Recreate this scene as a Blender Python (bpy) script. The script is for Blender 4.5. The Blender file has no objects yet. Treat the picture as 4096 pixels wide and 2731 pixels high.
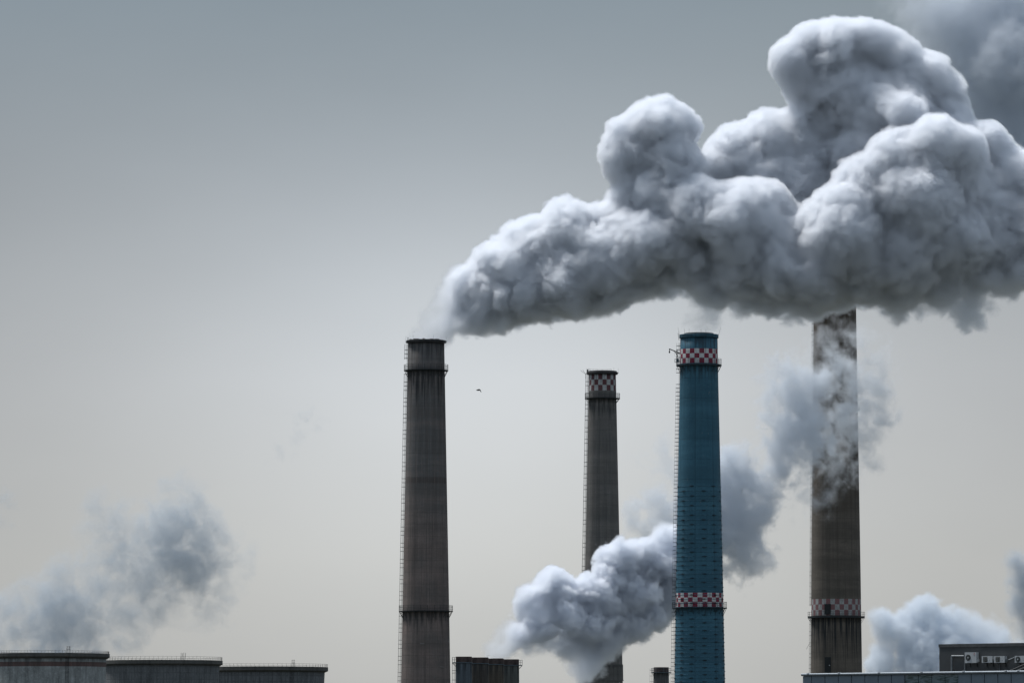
import bpy, math, random
import numpy as np
from mathutils import Vector, Matrix
random.seed(7)
PI = math.pi
sc = bpy.context.scene
COL = sc.collection

# ------------------------------------------------------------------ camera
PITCH = math.radians(4.235)
CAMZ = 25.0
K = 36.0 / 200.0 / 4096.0            # tangent of one photo pixel (200 mm lens)
cd = bpy.data.cameras.new('camera'); cam = bpy.data.objects.new('camera', cd); COL.objects.link(cam)
cd.lens = 200; cd.sensor_width = 36; cd.clip_start = 1; cd.clip_end = 60000
cam.location = (0, 0, CAMZ); cam.rotation_euler = (PI / 2 + PITCH, 0, 0)
sc.camera = cam
cP, sP = math.cos(PITCH), math.sin(PITCH)


def ray(u, v):
    a = (u - 2048) * K; b = (1365.5 - v) * K
    return Vector((a, cP - b * sP, sP + b * cP))


def W(u, v, Y):
    """the point at ground distance Y that the photo shows at (u, v)"""
    d = ray(u, v); t = Y / d.y
    return Vector((d.x * t, Y, CAMZ + d.z * t))


# ------------------------------------------------------------------ render
sc.render.engine = 'CYCLES'
sc.view_settings.view_transform = 'Standard'; sc.view_settings.look = 'None'
sc.view_settings.exposure = 0; sc.view_settings.gamma = 1; sc.view_settings.use_curve_mapping = False
cy = sc.cycles
cy.use_denoising = True
try: cy.denoiser = 'OPENIMAGEDENOISE'
except Exception: pass
cy.use_adaptive_sampling = True; cy.adaptive_threshold = 0.02
cy.max_bounces = 24; cy.volume_bounces = 18; cy.diffuse_bounces = 3; cy.glossy_bounces = 2; cy.transparent_max_bounces = 8
cy.volume_step_rate = 2.0; cy.volume_max_steps = 256
cy.sample_clamp_indirect = 4


# ------------------------------------------------------------------ node helper
class NT:
    def __init__(s, tree): s.t = tree; s.n = tree.nodes; s.l = tree.links

    def node(s, typ, **kw):
        n = s.n.new(typ)
        for k, v in kw.items(): setattr(n, k, v)
        return n

    def put(s, sock, v):
        if isinstance(v, bpy.types.NodeSocket): s.l.new(v, sock)
        else: sock.default_value = v

    def m(s, op, a, b=None, c=None, clamp=False):
        n = s.node('ShaderNodeMath', operation=op, use_clamp=clamp)
        for i, v in enumerate((a, b, c)):
            if v is not None: s.put(n.inputs[i], v)
        return n.outputs[0]

    def vm(s, op, a, b=None, out=0, scale=None):
        n = s.node('ShaderNodeVectorMath', operation=op)
        s.put(n.inputs[0], a)
        if b is not None: s.put(n.inputs[1], b)
        if scale is not None: s.put(n.inputs['Scale'], scale)
        return n.outputs[out]

    def rng(s, v, a, b, c=0.0, d=1.0, smooth=False):
        n = s.node('ShaderNodeMapRange', interpolation_type='SMOOTHSTEP' if smooth else 'LINEAR')
        for i, x in enumerate((v, a, b, c, d)): s.put(n.inputs[i], x)
        return n.outputs[0]

    def mixc(s, f, a, b, blend='MIX'):
        n = s.node('ShaderNodeMix', data_type='RGBA', blend_type=blend)
        s.put(n.inputs[0], f); s.put(n.inputs[6], rgba(a)); s.put(n.inputs[7], rgba(b))
        return n.outputs[2]

    def noise(s, vec, scale, detail=4, rough=.55, out=0):
        n = s.node('ShaderNodeTexNoise')
        s.put(n.inputs['Vector'], vec); s.put(n.inputs['Scale'], scale)
        n.inputs['Detail'].default_value = detail; n.inputs['Roughness'].default_value = rough
        return n.outputs[out]

    def xyz(s, v):
        n = s.node('ShaderNodeSeparateXYZ'); s.put(n.inputs[0], v); return n.outputs

    def vec(s, x, y, z):
        n = s.node('ShaderNodeCombineXYZ')
        for i, q in enumerate((x, y, z)): s.put(n.inputs[i], q)
        return n.outputs[0]


def rgba(c):
    if isinstance(c, (tuple, list)) and len(c) == 3: return (*c, 1)
    return c


# ------------------------------------------------------------------ world: an overcast sky, brighter round a veiled patch
SUN_EL, SUN_AZ = math.radians(62), math.radians(-58)     # azimuth measured from +Y, negative = left
w = bpy.data.worlds.new("World"); sc.world = w; w.use_nodes = True
w.node_tree.nodes.clear(); t = NT(w.node_tree)
out = t.node('ShaderNodeOutputWorld'); bg = t.node('ShaderNodeBackground')
tc = t.node('ShaderNodeTexCoord')
d = t.xyz(tc.outputs['Generated'])
yy = t.m('MAXIMUM', d[1], 0.02)
az = t.m('DIVIDE', d[0], yy); el = t.m('DIVIDE', d[2], yy)
ramp = t.node('ShaderNodeValToRGB')
t.put(ramp.inputs[0], t.rng(el, 0.0, 0.16))
els = ramp.color_ramp.elements


def srgb(r, g, b):
    f = lambda c: (c / 255) / 12.92 if c / 255 <= 0.04045 else (((c / 255) + 0.055) / 1.055) ** 2.4
    return (f(r), f(g), f(b), 1)


stops = [(0.0, srgb(180, 180, 177)), (0.22, srgb(180, 181, 179)), (0.42, srgb(174, 177, 179)), (0.62, srgb(157, 163, 168)), (0.84, srgb(138, 150, 159)), (1.0, srgb(130, 143, 154))]
els[0].position, els[0].color = stops[0]
els[1].position, els[1].color = stops[-1]
for p, c in stops[1:-1]:
    e = els.new(p); e.color = c


def gauss(a0, e0, sa, se):
    x = t.m('DIVIDE', t.m('SUBTRACT', az, a0), sa); y = t.m('DIVIDE', t.m('SUBTRACT', el, e0), se)
    return t.m('POWER', 2.71828, t.m('MULTIPLY', t.m('ADD', t.m('MULTIPLY', x, x), t.m('MULTIPLY', y, y)), -1.0))


g1 = gauss(-0.012, 0.072, 0.055, 0.040)
g2 = gauss(0.02, 0.055, 0.085, 0.05)
glow = t.m('ADD', t.m('MULTIPLY', g1, 0.40), t.m('MULTIPLY', g2, 0.24))
cl = t.noise(t.vm('MULTIPLY', tc.outputs['Generated'], (1.0, 1.0, 2.2)), 10.0, 5, .55)
glow = t.m('ADD', t.m('ADD', 1.0, glow), t.m('MULTIPLY', t.m('SUBTRACT', cl, .5), 0.19))
low = t.vm('SCALE', ramp.outputs[0], scale=glow)
low2 = t.mixc(t.m('ADD', t.m('MULTIPLY', g1, .35), t.m('MULTIPLY', g2, .15)), low, t.vm('MULTIPLY', low, (1.0, 1.02, 1.05)))
# higher up the overcast grows brighter towards the zenith
zen = t.rng(d[2], 0.17, 0.75, 0.0, 1.0, smooth=True)
col = t.mixc(zen, low2, (0.62, 0.73, 0.88))
back = t.rng(d[1], -0.1, 0.2)                              # sky behind the camera
col = t.mixc(back, t.mixc(zen, (0.34, 0.39, 0.45), (0.62, 0.73, 0.88)), col)
below = t.rng(d[2], -0.02, 0.0)
col = t.mixc(below, (0.05, 0.055, 0.06), col)
sky = t.node('ShaderNodeTexSky', sky_type='NISHITA', sun_disc=False, sun_elevation=SUN_EL, sun_rotation=SUN_AZ, dust_density=6.0, air_density=1.0)
skys = t.vm('SCALE', sky.outputs[0], scale=0.06)
col = t.mixc(0.05, col, skys)
t.put(bg.inputs[0], col); bg.inputs[1].default_value = 1.0
t.l.new(bg.outputs[0], out.inputs[0])

sl = bpy.data.lights.new('sun', 'SUN'); so = bpy.data.objects.new('sun', sl); COL.objects.link(so)
sl.energy = 4.3; sl.angle = math.radians(12); sl.color = (1.0, 0.985, 0.97)
sv = Vector((math.sin(SUN_AZ) * math.cos(SUN_EL), math.cos(SUN_AZ) * math.cos(SUN_EL), math.sin(SUN_EL)))
so.rotation_euler = sv.to_track_quat('Z', 'Y').to_euler()


# ------------------------------------------------------------------ mesh helper
class MB:
    def __init__(s): s.v = []; s.f = []; s.mi = []; s.sm = []

    def add(s, vs, fs, mi=0, smooth=False):
        o = len(s.v); s.v += [tuple(p) for p in vs]
        for f in fs: s.f.append(tuple(o + i for i in f)); s.mi.append(mi); s.sm.append(smooth)
        return s

    def box(s, lo, hi, mi=0, M=None):
        (a, b, c), (x, y, z) = lo, hi
        vs = [Vector(p) for p in ((a, b, c), (x, b, c), (x, y, c), (a, y, c), (a, b, z), (x, b, z), (x, y, z), (a, y, z))]
        if M: vs = [M @ p for p in vs]
        return s.add(vs, [(0, 3, 2, 1), (4, 5, 6, 7), (0, 1, 5, 4), (1, 2, 6, 5), (2, 3, 7, 6), (3, 0, 4, 7)], mi)

    def tube(s, p, q, r, n=5, mi=0, r2=None):
        p, q = Vector(p), Vector(q); d = (q - p).normalized()
        x = d.orthogonal().normalized(); y = d.cross(x); r2 = r if r2 is None else r2
        vs = [p + (x * math.cos(2 * PI * i / n) + y * math.sin(2 * PI * i / n)) * r for i in range(n)] + \
             [q + (x * math.cos(2 * PI * i / n) + y * math.sin(2 * PI * i / n)) * r2 for i in range(n)]
        fs = [(i, (i + 1) % n, n + (i + 1) % n, n + i) for i in range(n)] + [tuple(range(n))[::-1], tuple(range(n, 2 * n))]
        return s.add(vs, fs, mi)

    def path(s, pts, r, n=4, mi=0, closed=False):
        for i in range(len(pts) - (0 if closed else 1)): s.tube(pts[i], pts[(i + 1) % len(pts)], r, n, mi)
        return s

    def ring(s, R, z, r, n=48, a0=0, a1=2 * PI, mi=0):
        full = abs(a1 - a0 - 2 * PI) < 1e-6
        k = n if full else n + 1
        pts = [(R * math.cos(a0 + (a1 - a0) * i / n), R * math.sin(a0 + (a1 - a0) * i / n), z) for i in range(k)]
        return s.path(pts, r, 4, mi, closed=full)

    def lathe(s, prof, n=64, mi=0, smooth=True, closed=False, rough=0.0):
        """prof: (r, z) from the bottom up, outside"""
        m = len(prof); vs = []
        for (r, z) in prof:
            for i in range(n):
                a = 2 * PI * i / n
                rr = r + (random.uniform(-rough, rough) if rough else 0)
                vs.append((rr * math.cos(a), rr * math.sin(a), z))
        fs = []
        for j in range(m if closed else m - 1):
            jj = (j + 1) % m
            for i in range(n):
                ii = (i + 1) % n
                fs.append((j * n + i, j * n + ii, jj * n + ii, jj * n + i))
        return s.add(vs, fs, mi, smooth)

    def build(s, name, mats, parent=None, loc=(0, 0, 0), rz=0):
        me = bpy.data.meshes.new(name); me.from_pydata(s.v, [], s.f)
        for mm in (mats if isinstance(mats, (list, tuple)) else [mats]): me.materials.append(mm)
        me.polygons.foreach_set('material_index', s.mi); me.polygons.foreach_set('use_smooth', s.sm)
        me.update()
        o = bpy.data.objects.new(name, me); COL.objects.link(o)
        o.location = loc; o.rotation_euler = (0, 0, rz)
        if parent: o.parent = parent
        return o


def tag(o, label=None, cat=None, group=None, kind=None):
    for k, v in (('label', label), ('category', cat), ('group', group), ('kind', kind)):
        if v: o[k] = v
    return o


def empty(name, loc, label, cat, group=None, rz=0):
    o = bpy.data.objects.new(name, None); COL.objects.link(o); o.location = loc; o.rotation_euler = (0, 0, rz)
    return tag(o, label, cat, group)


# ------------------------------------------------------------------ materials
def newmat(name):
    m = bpy.data.materials.new(name); m.use_nodes = True; m.node_tree.nodes.clear()
    t = NT(m.node_tree); o = t.node('ShaderNodeOutputMaterial'); b = t.node('ShaderNodeBsdfPrincipled')
    t.l.new(b.outputs[0], o.inputs[0]); b.inputs['Roughness'].default_value = .85
    b.inputs['Specular IOR Level'].default_value = .3
    return m, t, b


def flat(name, col, rough=.6, metal=0.0, var=.25, scale=3.0):
    m, t, b = newmat(name)
    tc = t.node('ShaderNodeTexCoord').outputs['Object']
    n = t.noise(tc, scale, 5, .6)
    c = t.mixc(t.rng(n, .3, .7), tuple(x * (1 - var) for x in col), tuple(x * (1 + var) for x in col))
    t.put(b.inputs['Base Color'], c); b.inputs['Roughness'].default_value = rough; b.inputs['Metallic'].default_value = metal
    return m


def stack_mat(name, base, tint, zs, N, checks=(), drips=(), seam=2.5, seamN=16, blue=False, soot=None, fade=0.0, streak=1.0, lower=None, ring=None, sootc=(.03, .028, .028)):
    """Weathered shaft. checks: (z_low, z_high, rows, cells, red, white, wear); drips: (z, length)."""
    m, t, b = newmat(name)
    P = t.node('ShaderNodeTexCoord').outputs['Object']; x, y, z = t.xyz(P)
    th = t.m('ARCTAN2', y, x)
    # vertical streaks: noise stretched along z
    st = t.noise(t.vm('MULTIPLY', P, (1.3, 1.3, 0.035)), 1.0, 6, .62)
    st2 = t.noise(t.vm('MULTIPLY', P, (4.5, 4.5, 0.12)), 1.0, 5, .6)
    blot = t.noise(P, 0.22, 5, .62); fine = t.noise(P, 2.6, 5, .65)
    c = t.mixc(t.rng(blot, .38, .66), base, tint)
    if lower:   # the concrete changes colour further down
        lz0, lz1, lc = lower
        c = t.mixc(t.rng(t.m('ADD', z, t.m('MULTIPLY', t.m('SUBTRACT', blot, .5), 30.0)), lz1, lz0), c, lc)
    bz = t.noise(t.vm('MULTIPLY', P, (.05, .05, .32)), 1.0, 5, .65)
    c = t.mixc(t.rng(bz, .46, .64, 0, .42), c, tuple(q * .55 for q in base))
    c = t.mixc(t.rng(bz, .52, .36, 0, .35), c, tuple(q * 1.35 for q in tint))
    if ring:
        c = t.mixc(t.m('MULTIPLY', t.m('MULTIPLY', t.rng(z, ring[0] - .4, ring[0]), t.rng(z, ring[1] + .3, ring[1])), t.rng(st, .3, .55, .4, .9)), c, tuple(q * .45 for q in base))
    c = t.mixc(t.rng(st, .42, .68, 0, .55 * streak), c, tuple(q * .45 for q in base))
    c = t.mixc(t.rng(st2, .50, .72, 0, .35 * streak), c, tuple(q * 1.5 for q in tint))
    c = t.mixc(t.rng(fine, .35, .68, 0, .35), c, tuple(q * .6 for q in base))
    # pour joints and form boards
    lift = t.m('ABSOLUTE', t.m('SUBTRACT', t.m('FRACT', t.m('DIVIDE', z, seam)), .5))
    lift = t.rng(lift, .47, .5)
    liftn = t.noise(t.vec(0., 0., t.m('FLOOR', t.m('DIVIDE', z, seam))), 7.3, 0)
    c = t.mixc(t.rng(liftn, .35, .65, 0, .22), c, tuple(q * .62 for q in base))
    vs = t.rng(t.m('COSINE', t.m('MULTIPLY', th, seamN)), .965, 1.0)
    c = t.mixc(t.m('MULTIPLY', t.m('MAXIMUM', lift, vs), .38), c, tuple(q * .35 for q in base))
    if blue:   # scuffed paint showing concrete
        sc_ = t.noise(t.vm('MULTIPLY', P, (1.6, 1.6, .7)), 1.3, 6, .7)
        sel = t.noise(P, .35, 3, .5)
        k = t.m('MULTIPLY', t.rng(sc_, .62, .70), t.rng(sel, .48, .6))
        c = t.mixc(t.m('MULTIPLY', k, .55), c, (.16, .17, .17))
    for (z0, z1, rows, cells, red, white, wear) in checks:
        row = t.m('FLOOR', t.m('DIVIDE', t.m('SUBTRACT', z, z0), (z1 - z0) / rows))
        cell = t.m('FLOOR', t.m('MULTIPLY', t.m('ADD', t.m('DIVIDE', th, 2 * PI), .502), cells))
        par = t.m('PINGPONG', t.m('ADD', row, cell), 1.0)
        pc = t.mixc(par, red, white)
        wn = t.noise(t.vm('MULTIPLY', P, (2.2, 2.2, .8)), 1.2, 6, .7)
        pc = t.mixc(t.rng(wn, .60 - wear * .3, .75, 0, .3 + wear * .65), pc, tuple(q * .8 for q in ((.10, .10, .09) if not blue else (.12, .12, .11))))
        inb = t.m('MULTIPLY', t.m('GREATER_THAN', z, z0), t.m('LESS_THAN', z, z1))
        c = t.mixc(t.m('MULTIPLY', inb, 1.0 - fade), c, pc)
    dn = t.noise(t.vm('MULTIPLY', P, (2.4, 2.4, .05)), 1.0, 5, .6)
    for (zd, ln, nd, amt) in drips:
        reach = t.m('MULTIPLY', t.rng(dn, .3, .7, .25, 1.3), ln)
        f = t.m('SUBTRACT', 1.0, t.m('DIVIDE', t.m('SUBTRACT', zd, z), reach), clamp=True)
        f = t.m('MULTIPLY', f, t.m('LESS_THAN', z, zd))
        wob = t.m('ADD', t.m('MULTIPLY', th, nd), t.m('MULTIPLY', t.m('SUBTRACT', dn, .5), 3.0))
        dd = t.m('MAXIMUM', t.rng(t.m('COSINE', wob), -.1, .7), t.rng(dn, .48, .58))
        f = t.m('MULTIPLY', f, 1.7, clamp=True)
        soft = t.rng(t.m('SUBTRACT', zd, z), 0, ln * .12, .75, 0)
        f = t.m('MAXIMUM', t.m('MULTIPLY', f, dd), t.m('MULTIPLY', soft, t.m('LESS_THAN', z, zd)))
        c = t.mixc(t.m('MULTIPLY', f, amt), c, (.014, .017, .019) if not blue else (.012, .022, .03))
    if soot:
        (z0, z1, am) = soot
        f = t.m('MULTIPLY', t.rng(z, z0, z1), t.m('MULTIPLY', t.rng(st, .35, .6, .3, 1), t.rng(blot, .40, .58, .35, 1)))
        c = t.mixc(t.m('MULTIPLY', f, am), c, sootc)
    t.put(b.inputs['Base Color'], c)
    bp = t.node('ShaderNodeBump'); bp.inputs['Strength'].default_value = .35; bp.inputs['Distance'].default_value = .05
    t.put(bp.inputs['Height'], t.m('SUBTRACT', t.m('ADD', fine, st2), t.m('MAXIMUM', lift, vs)))
    t.put(b.inputs['Normal'], bp.outputs[0])
    b.inputs['Roughness'].default_value = .9 if not blue else .62
    b.inputs['Specular IOR Level'].default_value = .2
    return m


STEEL = flat('dark_steel', (.022, .027, .03), .6, .3)
STEELB = flat('blue_grey_steel', (.07, .10, .12), .6, .2)
SOOT = flat('sooty_concrete', (.035, .034, .036), .9, 0, .4, 1.2)

# ------------------------------------------------------------------ ground
m, t, b = newmat('dark_ground')
P = t.node('ShaderNodeTexCoord').outputs['Object']
n1 = t.noise(P, .004, 6, .6); n2 = t.noise(P, .05, 6, .6)
c = t.mixc(t.rng(n1, .4, .6), (.05, .055, .04), (.09, .085, .075)); c = t.mixc(t.rng(n2, .4, .65), c, (.04, .045, .035))
t.put(b.inputs['Base Color'], c)
g = MB(); S = 30000
g.add([(-S, -S, 0), (S, -S, 0), (S, S, 0), (-S, S, 0)], [(0, 1, 2, 3)])
tag(g.build('ground', m), kind='structure')


# ------------------------------------------------------------------ chimney parts
def rel(u, v, Y, base): return W(u, v, Y) - base


def railing(par, R, z, posts, h=1.1, name='railing', mids=(.55,), r=.035, tilt=0.0, mat=None):
    mb = MB()
    mb.ring(R, z + h, r, 56)
    for q in mids: mb.ring(R, z + h * q, r * .8, 56)
    mb.ring(R, z + .1, r * .8, 56)
    for i in range(posts):
        a = 2 * PI * (i + .3) / posts
        mb.tube((R * math.cos(a), R * math.sin(a), z), (R * math.cos(a), R * math.sin(a), z + h), r)
    return mb.build(name, mat or STEEL, par)


def platform(root, Rw, Rp, z, posts=22, drop=1.3, h=1.15, th=.14, mids=(.36, .68), mat=None):
    mb = MB()
    mb.lathe([(Rw - .05, z - th), (Rp, z - th), (Rp + .02, z), (Rw - .05, z)], 64, smooth=False, closed=True)
    p = mb.build('platform', mat or STEEL, root)
    railing(p, Rp - .04, z, posts, h, mids=mids, mat=mat)
    one = MB().tube((Rp - .1, 0, z - th), (Rw - .02, 0, z - th - drop), .045).build('bracket', mat or STEEL, p)
    for i in range(posts):
        o = one if i == 0 else one.copy()
        if i: COL.objects.link(o); o.parent = p
        o.rotation_euler = (0, 0, 2 * PI * (i + .3) / posts)
    return p


def caged_ladder(root, prof, z0, z1, ang, depth=.68, width=.36, gap=.12, step=(.9, 1.7), mat=None, skip=(), bars=5, r=.03):
    """prof(z) gives the wall radius"""
    mb = MB(); ca, sa = math.cos(ang), math.sin(ang); tx, ty = -sa, ca

    def pt(z, out, side):
        R = prof(z) + out; return (ca * R + tx * side, sa * R + ty * side, z)
    zs = list(np.arange(z0, z1, 3.0)) + [z1]
    for sd in (-width / 2, width / 2):
        mb.path([pt(z, gap, sd) for z in zs], r * 1.3, 4)
    z = z0
    while z < z1:
        mb.tube(pt(z, gap, -width / 2), pt(z, gap, width / 2), .014, 3); z += .6
    lad = mb.build('ladder', mat or STEEL, root)
    cg = MB(); z = z0 + .4; k = 0; hz = []
    segs = [PI * (j / 8) for j in range(9)]
    prev = None
    while z < z1:
        if not any(a < z < b for a, b in skip):
            pts = [pt(z, gap + math.sin(a) * (depth - gap), -math.cos(a) * .36) for a in segs]
            cg.path([pt(z, 0, -.36)] + pts + [pt(z, 0, .36)], .05, 4); hz.append(z)
        z += step[k % len(step)]; k += 1
    for j in range(bars):
        a = PI * (j + .5) / bars
        run = [z for z in zs if True]
        for i in range(len(run) - 1):
            if any(a_ < (run[i] + run[i + 1]) / 2 < b_ for a_, b_ in skip): continue
            cg.tube(pt(run[i], gap + math.sin(a) * (depth - gap), -math.cos(a) * .36), pt(run[i + 1], gap + math.sin(a) * (depth - gap), -math.cos(a) * .36), r * .75, 3)
    cg.build('cage', mat or STEEL, lad)
    return lad


class Stack:
    def __init__(s, name, label, uc, Y, pts, group=None, cat='chimney'):
        """pts: (v, half width in photo pixels)"""
        s.Y = Y; p = W(uc, pts[-1][0], Y); s.base = Vector((p.x, Y, 0)); s.uc = uc
        s.root = empty(name, s.base, label, cat, group)
        s.pr = sorted([(s.z(v), hw * K * Y) for v, hw in pts])
        z0, r0 = s.pr[0]; z1, r1 = s.pr[1]
        s.pr.insert(0, (0.0, r0 + (r0 - r1) / (z1 - z0) * z0 * 1.0))

    def z(s, v):
        d = ray(s.uc, v); return CAMZ + d.z * s.Y / d.y

    def r(s, z):
        return float(np.interp(z, [q[0] for q in s.pr], [q[1] for q in s.pr]))

    def shaft(s, mat, n=72, top=None, dz=6.0):
        top = top or s.pr[-1][0]; zs = list(np.arange(0, top, dz)) + [top]
        pr = [(s.r(z), z) for z in zs] + [(s.r(top) - .35, top), (s.r(top) - .45, top - 8)]
        return MB().lathe(pr, n).build('shaft', mat, s.root)

    def px(s, n): return n * K * s.Y


def rod(root, ang, R, z, h, lean=0.0, r=.03):
    c, s = math.cos(ang), math.sin(ang)
    mb = MB().tube((c * R, s * R, z), (c * (R + lean), s * (R + lean), z + h), r, 4, r2=r * .5)
    return mb.build('lightning_rod', STEEL, root)


def ang_of(x, R, front=True):
    a = math.asin(max(-1, min(1, x / R)))        # x to the right as seen from the camera
    return -PI / 2 + a if front else PI / 2 - a


# ---- chimney 1: sooty, smoking
c1 = Stack('chimney', 'tall brown grey concrete chimney with soot streaks, thick white smoke pouring from its top', 1703, 1200,
           [(1372, 72.8), (1540, 76), (2350, 91.7), (2731, 98.7)], 'tall power plant chimneys')
zt = c1.z(1372); zp1 = c1.z(1481); zp2 = c1.z(2443)
M1 = stack_mat('sooty_shaft', (.135, .120, .112), (.180, .142, .128), None, 0, lower=(c1.z(1880), c1.z(2150), (.112, .118, .120)), ring=(c1.z(1931), c1.z(1914)), drips=[(zp1, 9.0, 22, .8), (zp2, 5.5, 22, .65), (zt, 4.2, 13, .6)], seamN=18, soot=(zp1 - 4, zt, .35))
# the lower half is a greyer, darker concrete
c1.shaft(M1)
mb = MB().lathe([(c1.r(zt), zt - .05), (c1.px(80.5), zt + .02), (c1.px(80.5), zt + .28), (c1.px(80) - .05, zt + .52), (c1.px(66), zt + .62), (c1.px(62), zt - .5)], 72, smooth=False)
mb.build('rim', SOOT, c1.root)
rg = MB()
rg.ring(c1.px(81.5), zt + .35, .06, 64); rg.build('rim_ring', STEEL, c1.root); rg = MB()
for i in range(20):
    a = 2 * PI * i / 20; MB().tube((math.cos(a) * c1.px(80), math.sin(a) * c1.px(80), zt + .1), (math.cos(a) * c1.px(82.5), math.sin(a) * c1.px(82.5), zt + .35), .03).build('rim_strut', STEEL, c1.root)
for i in range(26):   # crumbled lining edge
    a = random.uniform(0, 2 * PI); R = c1.px(random.uniform(66, 76)); MB().box((-.2, -.1, 0), (.2, .1, random.uniform(.08, .2)), M=Matrix.Translation((R * math.cos(a), R * math.sin(a), zt + .55)) @ Matrix.Rotation(a + PI / 2, 4, 'Z')).build('lining_brick', SOOT, c1.root)
platform(c1.root, c1.r(zp1), c1.px(89), zp1, 22)
platform(c1.root, c1.r(zp2), c1.px(108), zp2, 24)
caged_ladder(c1.root, c1.r, 2.0, zt - .3, PI + .05, depth=c1.px(13.5), step=(.85, 1.65, .9), skip=[(zp1, zp1 + 1.1), (zt - 6.5, zt - 5.9)])
for x, f in ((-81, 1), (-51, 1), (-34, 0), (31, 1), (81, 1), (60, 0)):
    R = c1.px(82); rod(c1.root, ang_of(c1.px(x), R, f), R, zt + .3, 1.15)
c1b = MB(); R = c1.px(81)
for q in (-74, -70): c1b.tube((c1.px(q), -2.0, zt + .3), (c1.px(q), -2.0, zt + 1.0), .035)
c1b.tube((c1.px(-74), -2, zt + 1.0), (c1.px(-70), -2, zt + 1.0), .035); c1b.build('handrail_end', STEEL, c1.root)
for (u, v) in ((1690, 2575), (1768, 2667)):
    z = c1.z(v); a = ang_of(c1.px(u - 1703), c1.r(z)); mb = MB(); R = c1.r(z)
    mb.box((-.45, -.02, -.06), (.45, .12, .05), M=Matrix.Translation((R * math.cos(a), R * math.sin(a), z)) @ Matrix.Rotation(a - PI / 2, 4, 'Z'))
    mb.build('ledge', flat('pale_patch', (.2, .2, .19)), c1.root)

# ---- chimney 3: narrower with faded checker crown
c3 = Stack('chimney', 'narrow grey concrete chimney with faded red and white checks at its very top', 2411, 1330,
           [(1498, 54.3), (1700, 58.2), (2165, 67.5), (2640, 78.5), (2731, 80)], 'tall power plant chimneys')
zt = c3.z(1498); zc = c3.z(1564); zp = c3.z(1593)
M3 = stack_mat('grey_shaft', (.125, .124, .120), (.150, .140, .130), None, 0, checks=[(zc, zt, 3, 20, (.10, .022, .032), (.40, .42, .42), .75)],
               drips=[(zp, 7.5, 17, .65), (zt, 2.6, 11, .35)], seamN=14, fade=.12, streak=.8)
c3.shaft(M3)
MB().lathe([(c3.r(zt), zt - .04), (c3.px(61.5), zt + .02), (c3.px(61.5), zt + .5), (c3.px(58), zt + .62), (c3.px(58), zt + .8), (c3.px(48), zt + .85), (c3.px(46), zt - .5)], 64, smooth=False).build('rim', SOOT, c3.root)
MB().ring(c3.px(64), zt + .4, .07, 56).build('rim_ring', STEEL, c3.root)
platform(c3.root, c3.r(zp), c3.px(70.5), zp, 20, drop=.95)
caged_ladder(c3.root, c3.r, 2.0, zt + .2, PI + .08, depth=c3.px(13), step=(.95, 1.75))
for x, f in ((-63, 1), (-26, 0), (31, 0), (45, 1), (63, 1)):
    R = c3.px(63.5); rod(c3.root, ang_of(c3.px(x), R, f), R, zt + .5, 1.05)
mb = MB(); R = c3.px(57); pts = [(R * math.cos(PI / 2 + .35 * q), R * math.sin(PI / 2 + .35 * q)) for q in range(-2, 5)]
for (x, y) in pts: mb.tube((x, y, zt + .7), (x, y, zt + 1.45), .03)
mb.path([(x, y, zt + 1.45) for x, y in pts], .025); mb.path([(x, y, zt + 1.1) for x, y in pts], .02); mb.build('crown_railing', STEEL, c3.root)
mb = MB()
for y, dx in ((-.2, -.5), (.25, -1.3)):
    mb.path([(-c3.px(66), y, zt - 1.0), (-c3.px(68), y, zt + .2), (-c3.px(70) + dx * .5, y, zt + .7), (-c3.px(74) + dx * .6, y, zt + 1.05)], .04)
mb.box((-c3.px(62), -.3, zt + .1), (-c3.px(57.5), .1, zt + 1.25)); mb.build('ladder_head', STEEL, c3.root)
zs0, zs1 = c3.z(2656), c3.z(2721)
Mc = stack_mat('base_shaft', (.105, .105, .10), (.125, .12, .115), None, 0, drips=[(zs0 - .05, 1.2, 20, .5)], seam=1.9, seamN=12)
MB().lathe([(c3.r(zs1) - .1, zs1 - .02), (c3.px(84), zs1), (c3.px(83.6), zs1 + .18), (c3.px(82), zs1 + .2), (c3.px(81.3), zs0), (c3.r(zs0) - .1, zs0)], 64, smooth=False).build('collar', Mc, c3.root)

# ---- blue chimney with hoops
cb = Stack('chimney', 'blue painted chimney with crisp red and white checker bands and rows of steel hoops', 2799, 1150,
           [(1352, 74.8), (1540, 77.6), (1900, 85.4), (2200, 91.5), (2300, 93.6), (2731, 101)], 'tall power plant chimneys')
zt = cb.z(1352); zp1 = cb.z(1459); zp2 = cb.z(2430)
RED = (.17, .012, .034); WHT = (.44, .455, .455)
Mb = stack_mat('blue_shaft', (.029, .100, .148), (.040, .118, .165), None, 0,
               checks=[(cb.z(1455.5), cb.z(1398), 3, 24, RED, WHT, .45), (cb.z(2427), cb.z(2371.5), 3, 30, RED, WHT, .5)],
               drips=[(zp1, 4.2, 17, .6), (zp2, 1.6, 26, .4), (zt + .1, 3.6, 4, .75)], blue=True, seam=4.1, seamN=7, streak=.45)
cb.shaft(Mb)
MCOL = stack_mat('blue_collar', (.022, .085, .125), (.03, .09, .13), None, 0, blue=True, seam=9, seamN=5, drips=[(zt + .6, 1.5, 5, .5)])
MB().lathe([(cb.r(zt) - .02, zt - .06), (cb.px(78.8), zt), (cb.px(78.8), zt + .62), (cb.px(77.5), zt + .68), (cb.px(60), zt + .7), (cb.px(59), zt + .7)], 72, smooth=False).build('rim', MCOL, cb.root)
MB().lathe([(cb.px(60), zt + .66), (cb.px(59), zt + .95), (cb.px(57), zt + .98), (cb.px(55), zt - 1)], 72, smooth=False).build('flue_lip', SOOT, cb.root)
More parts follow.
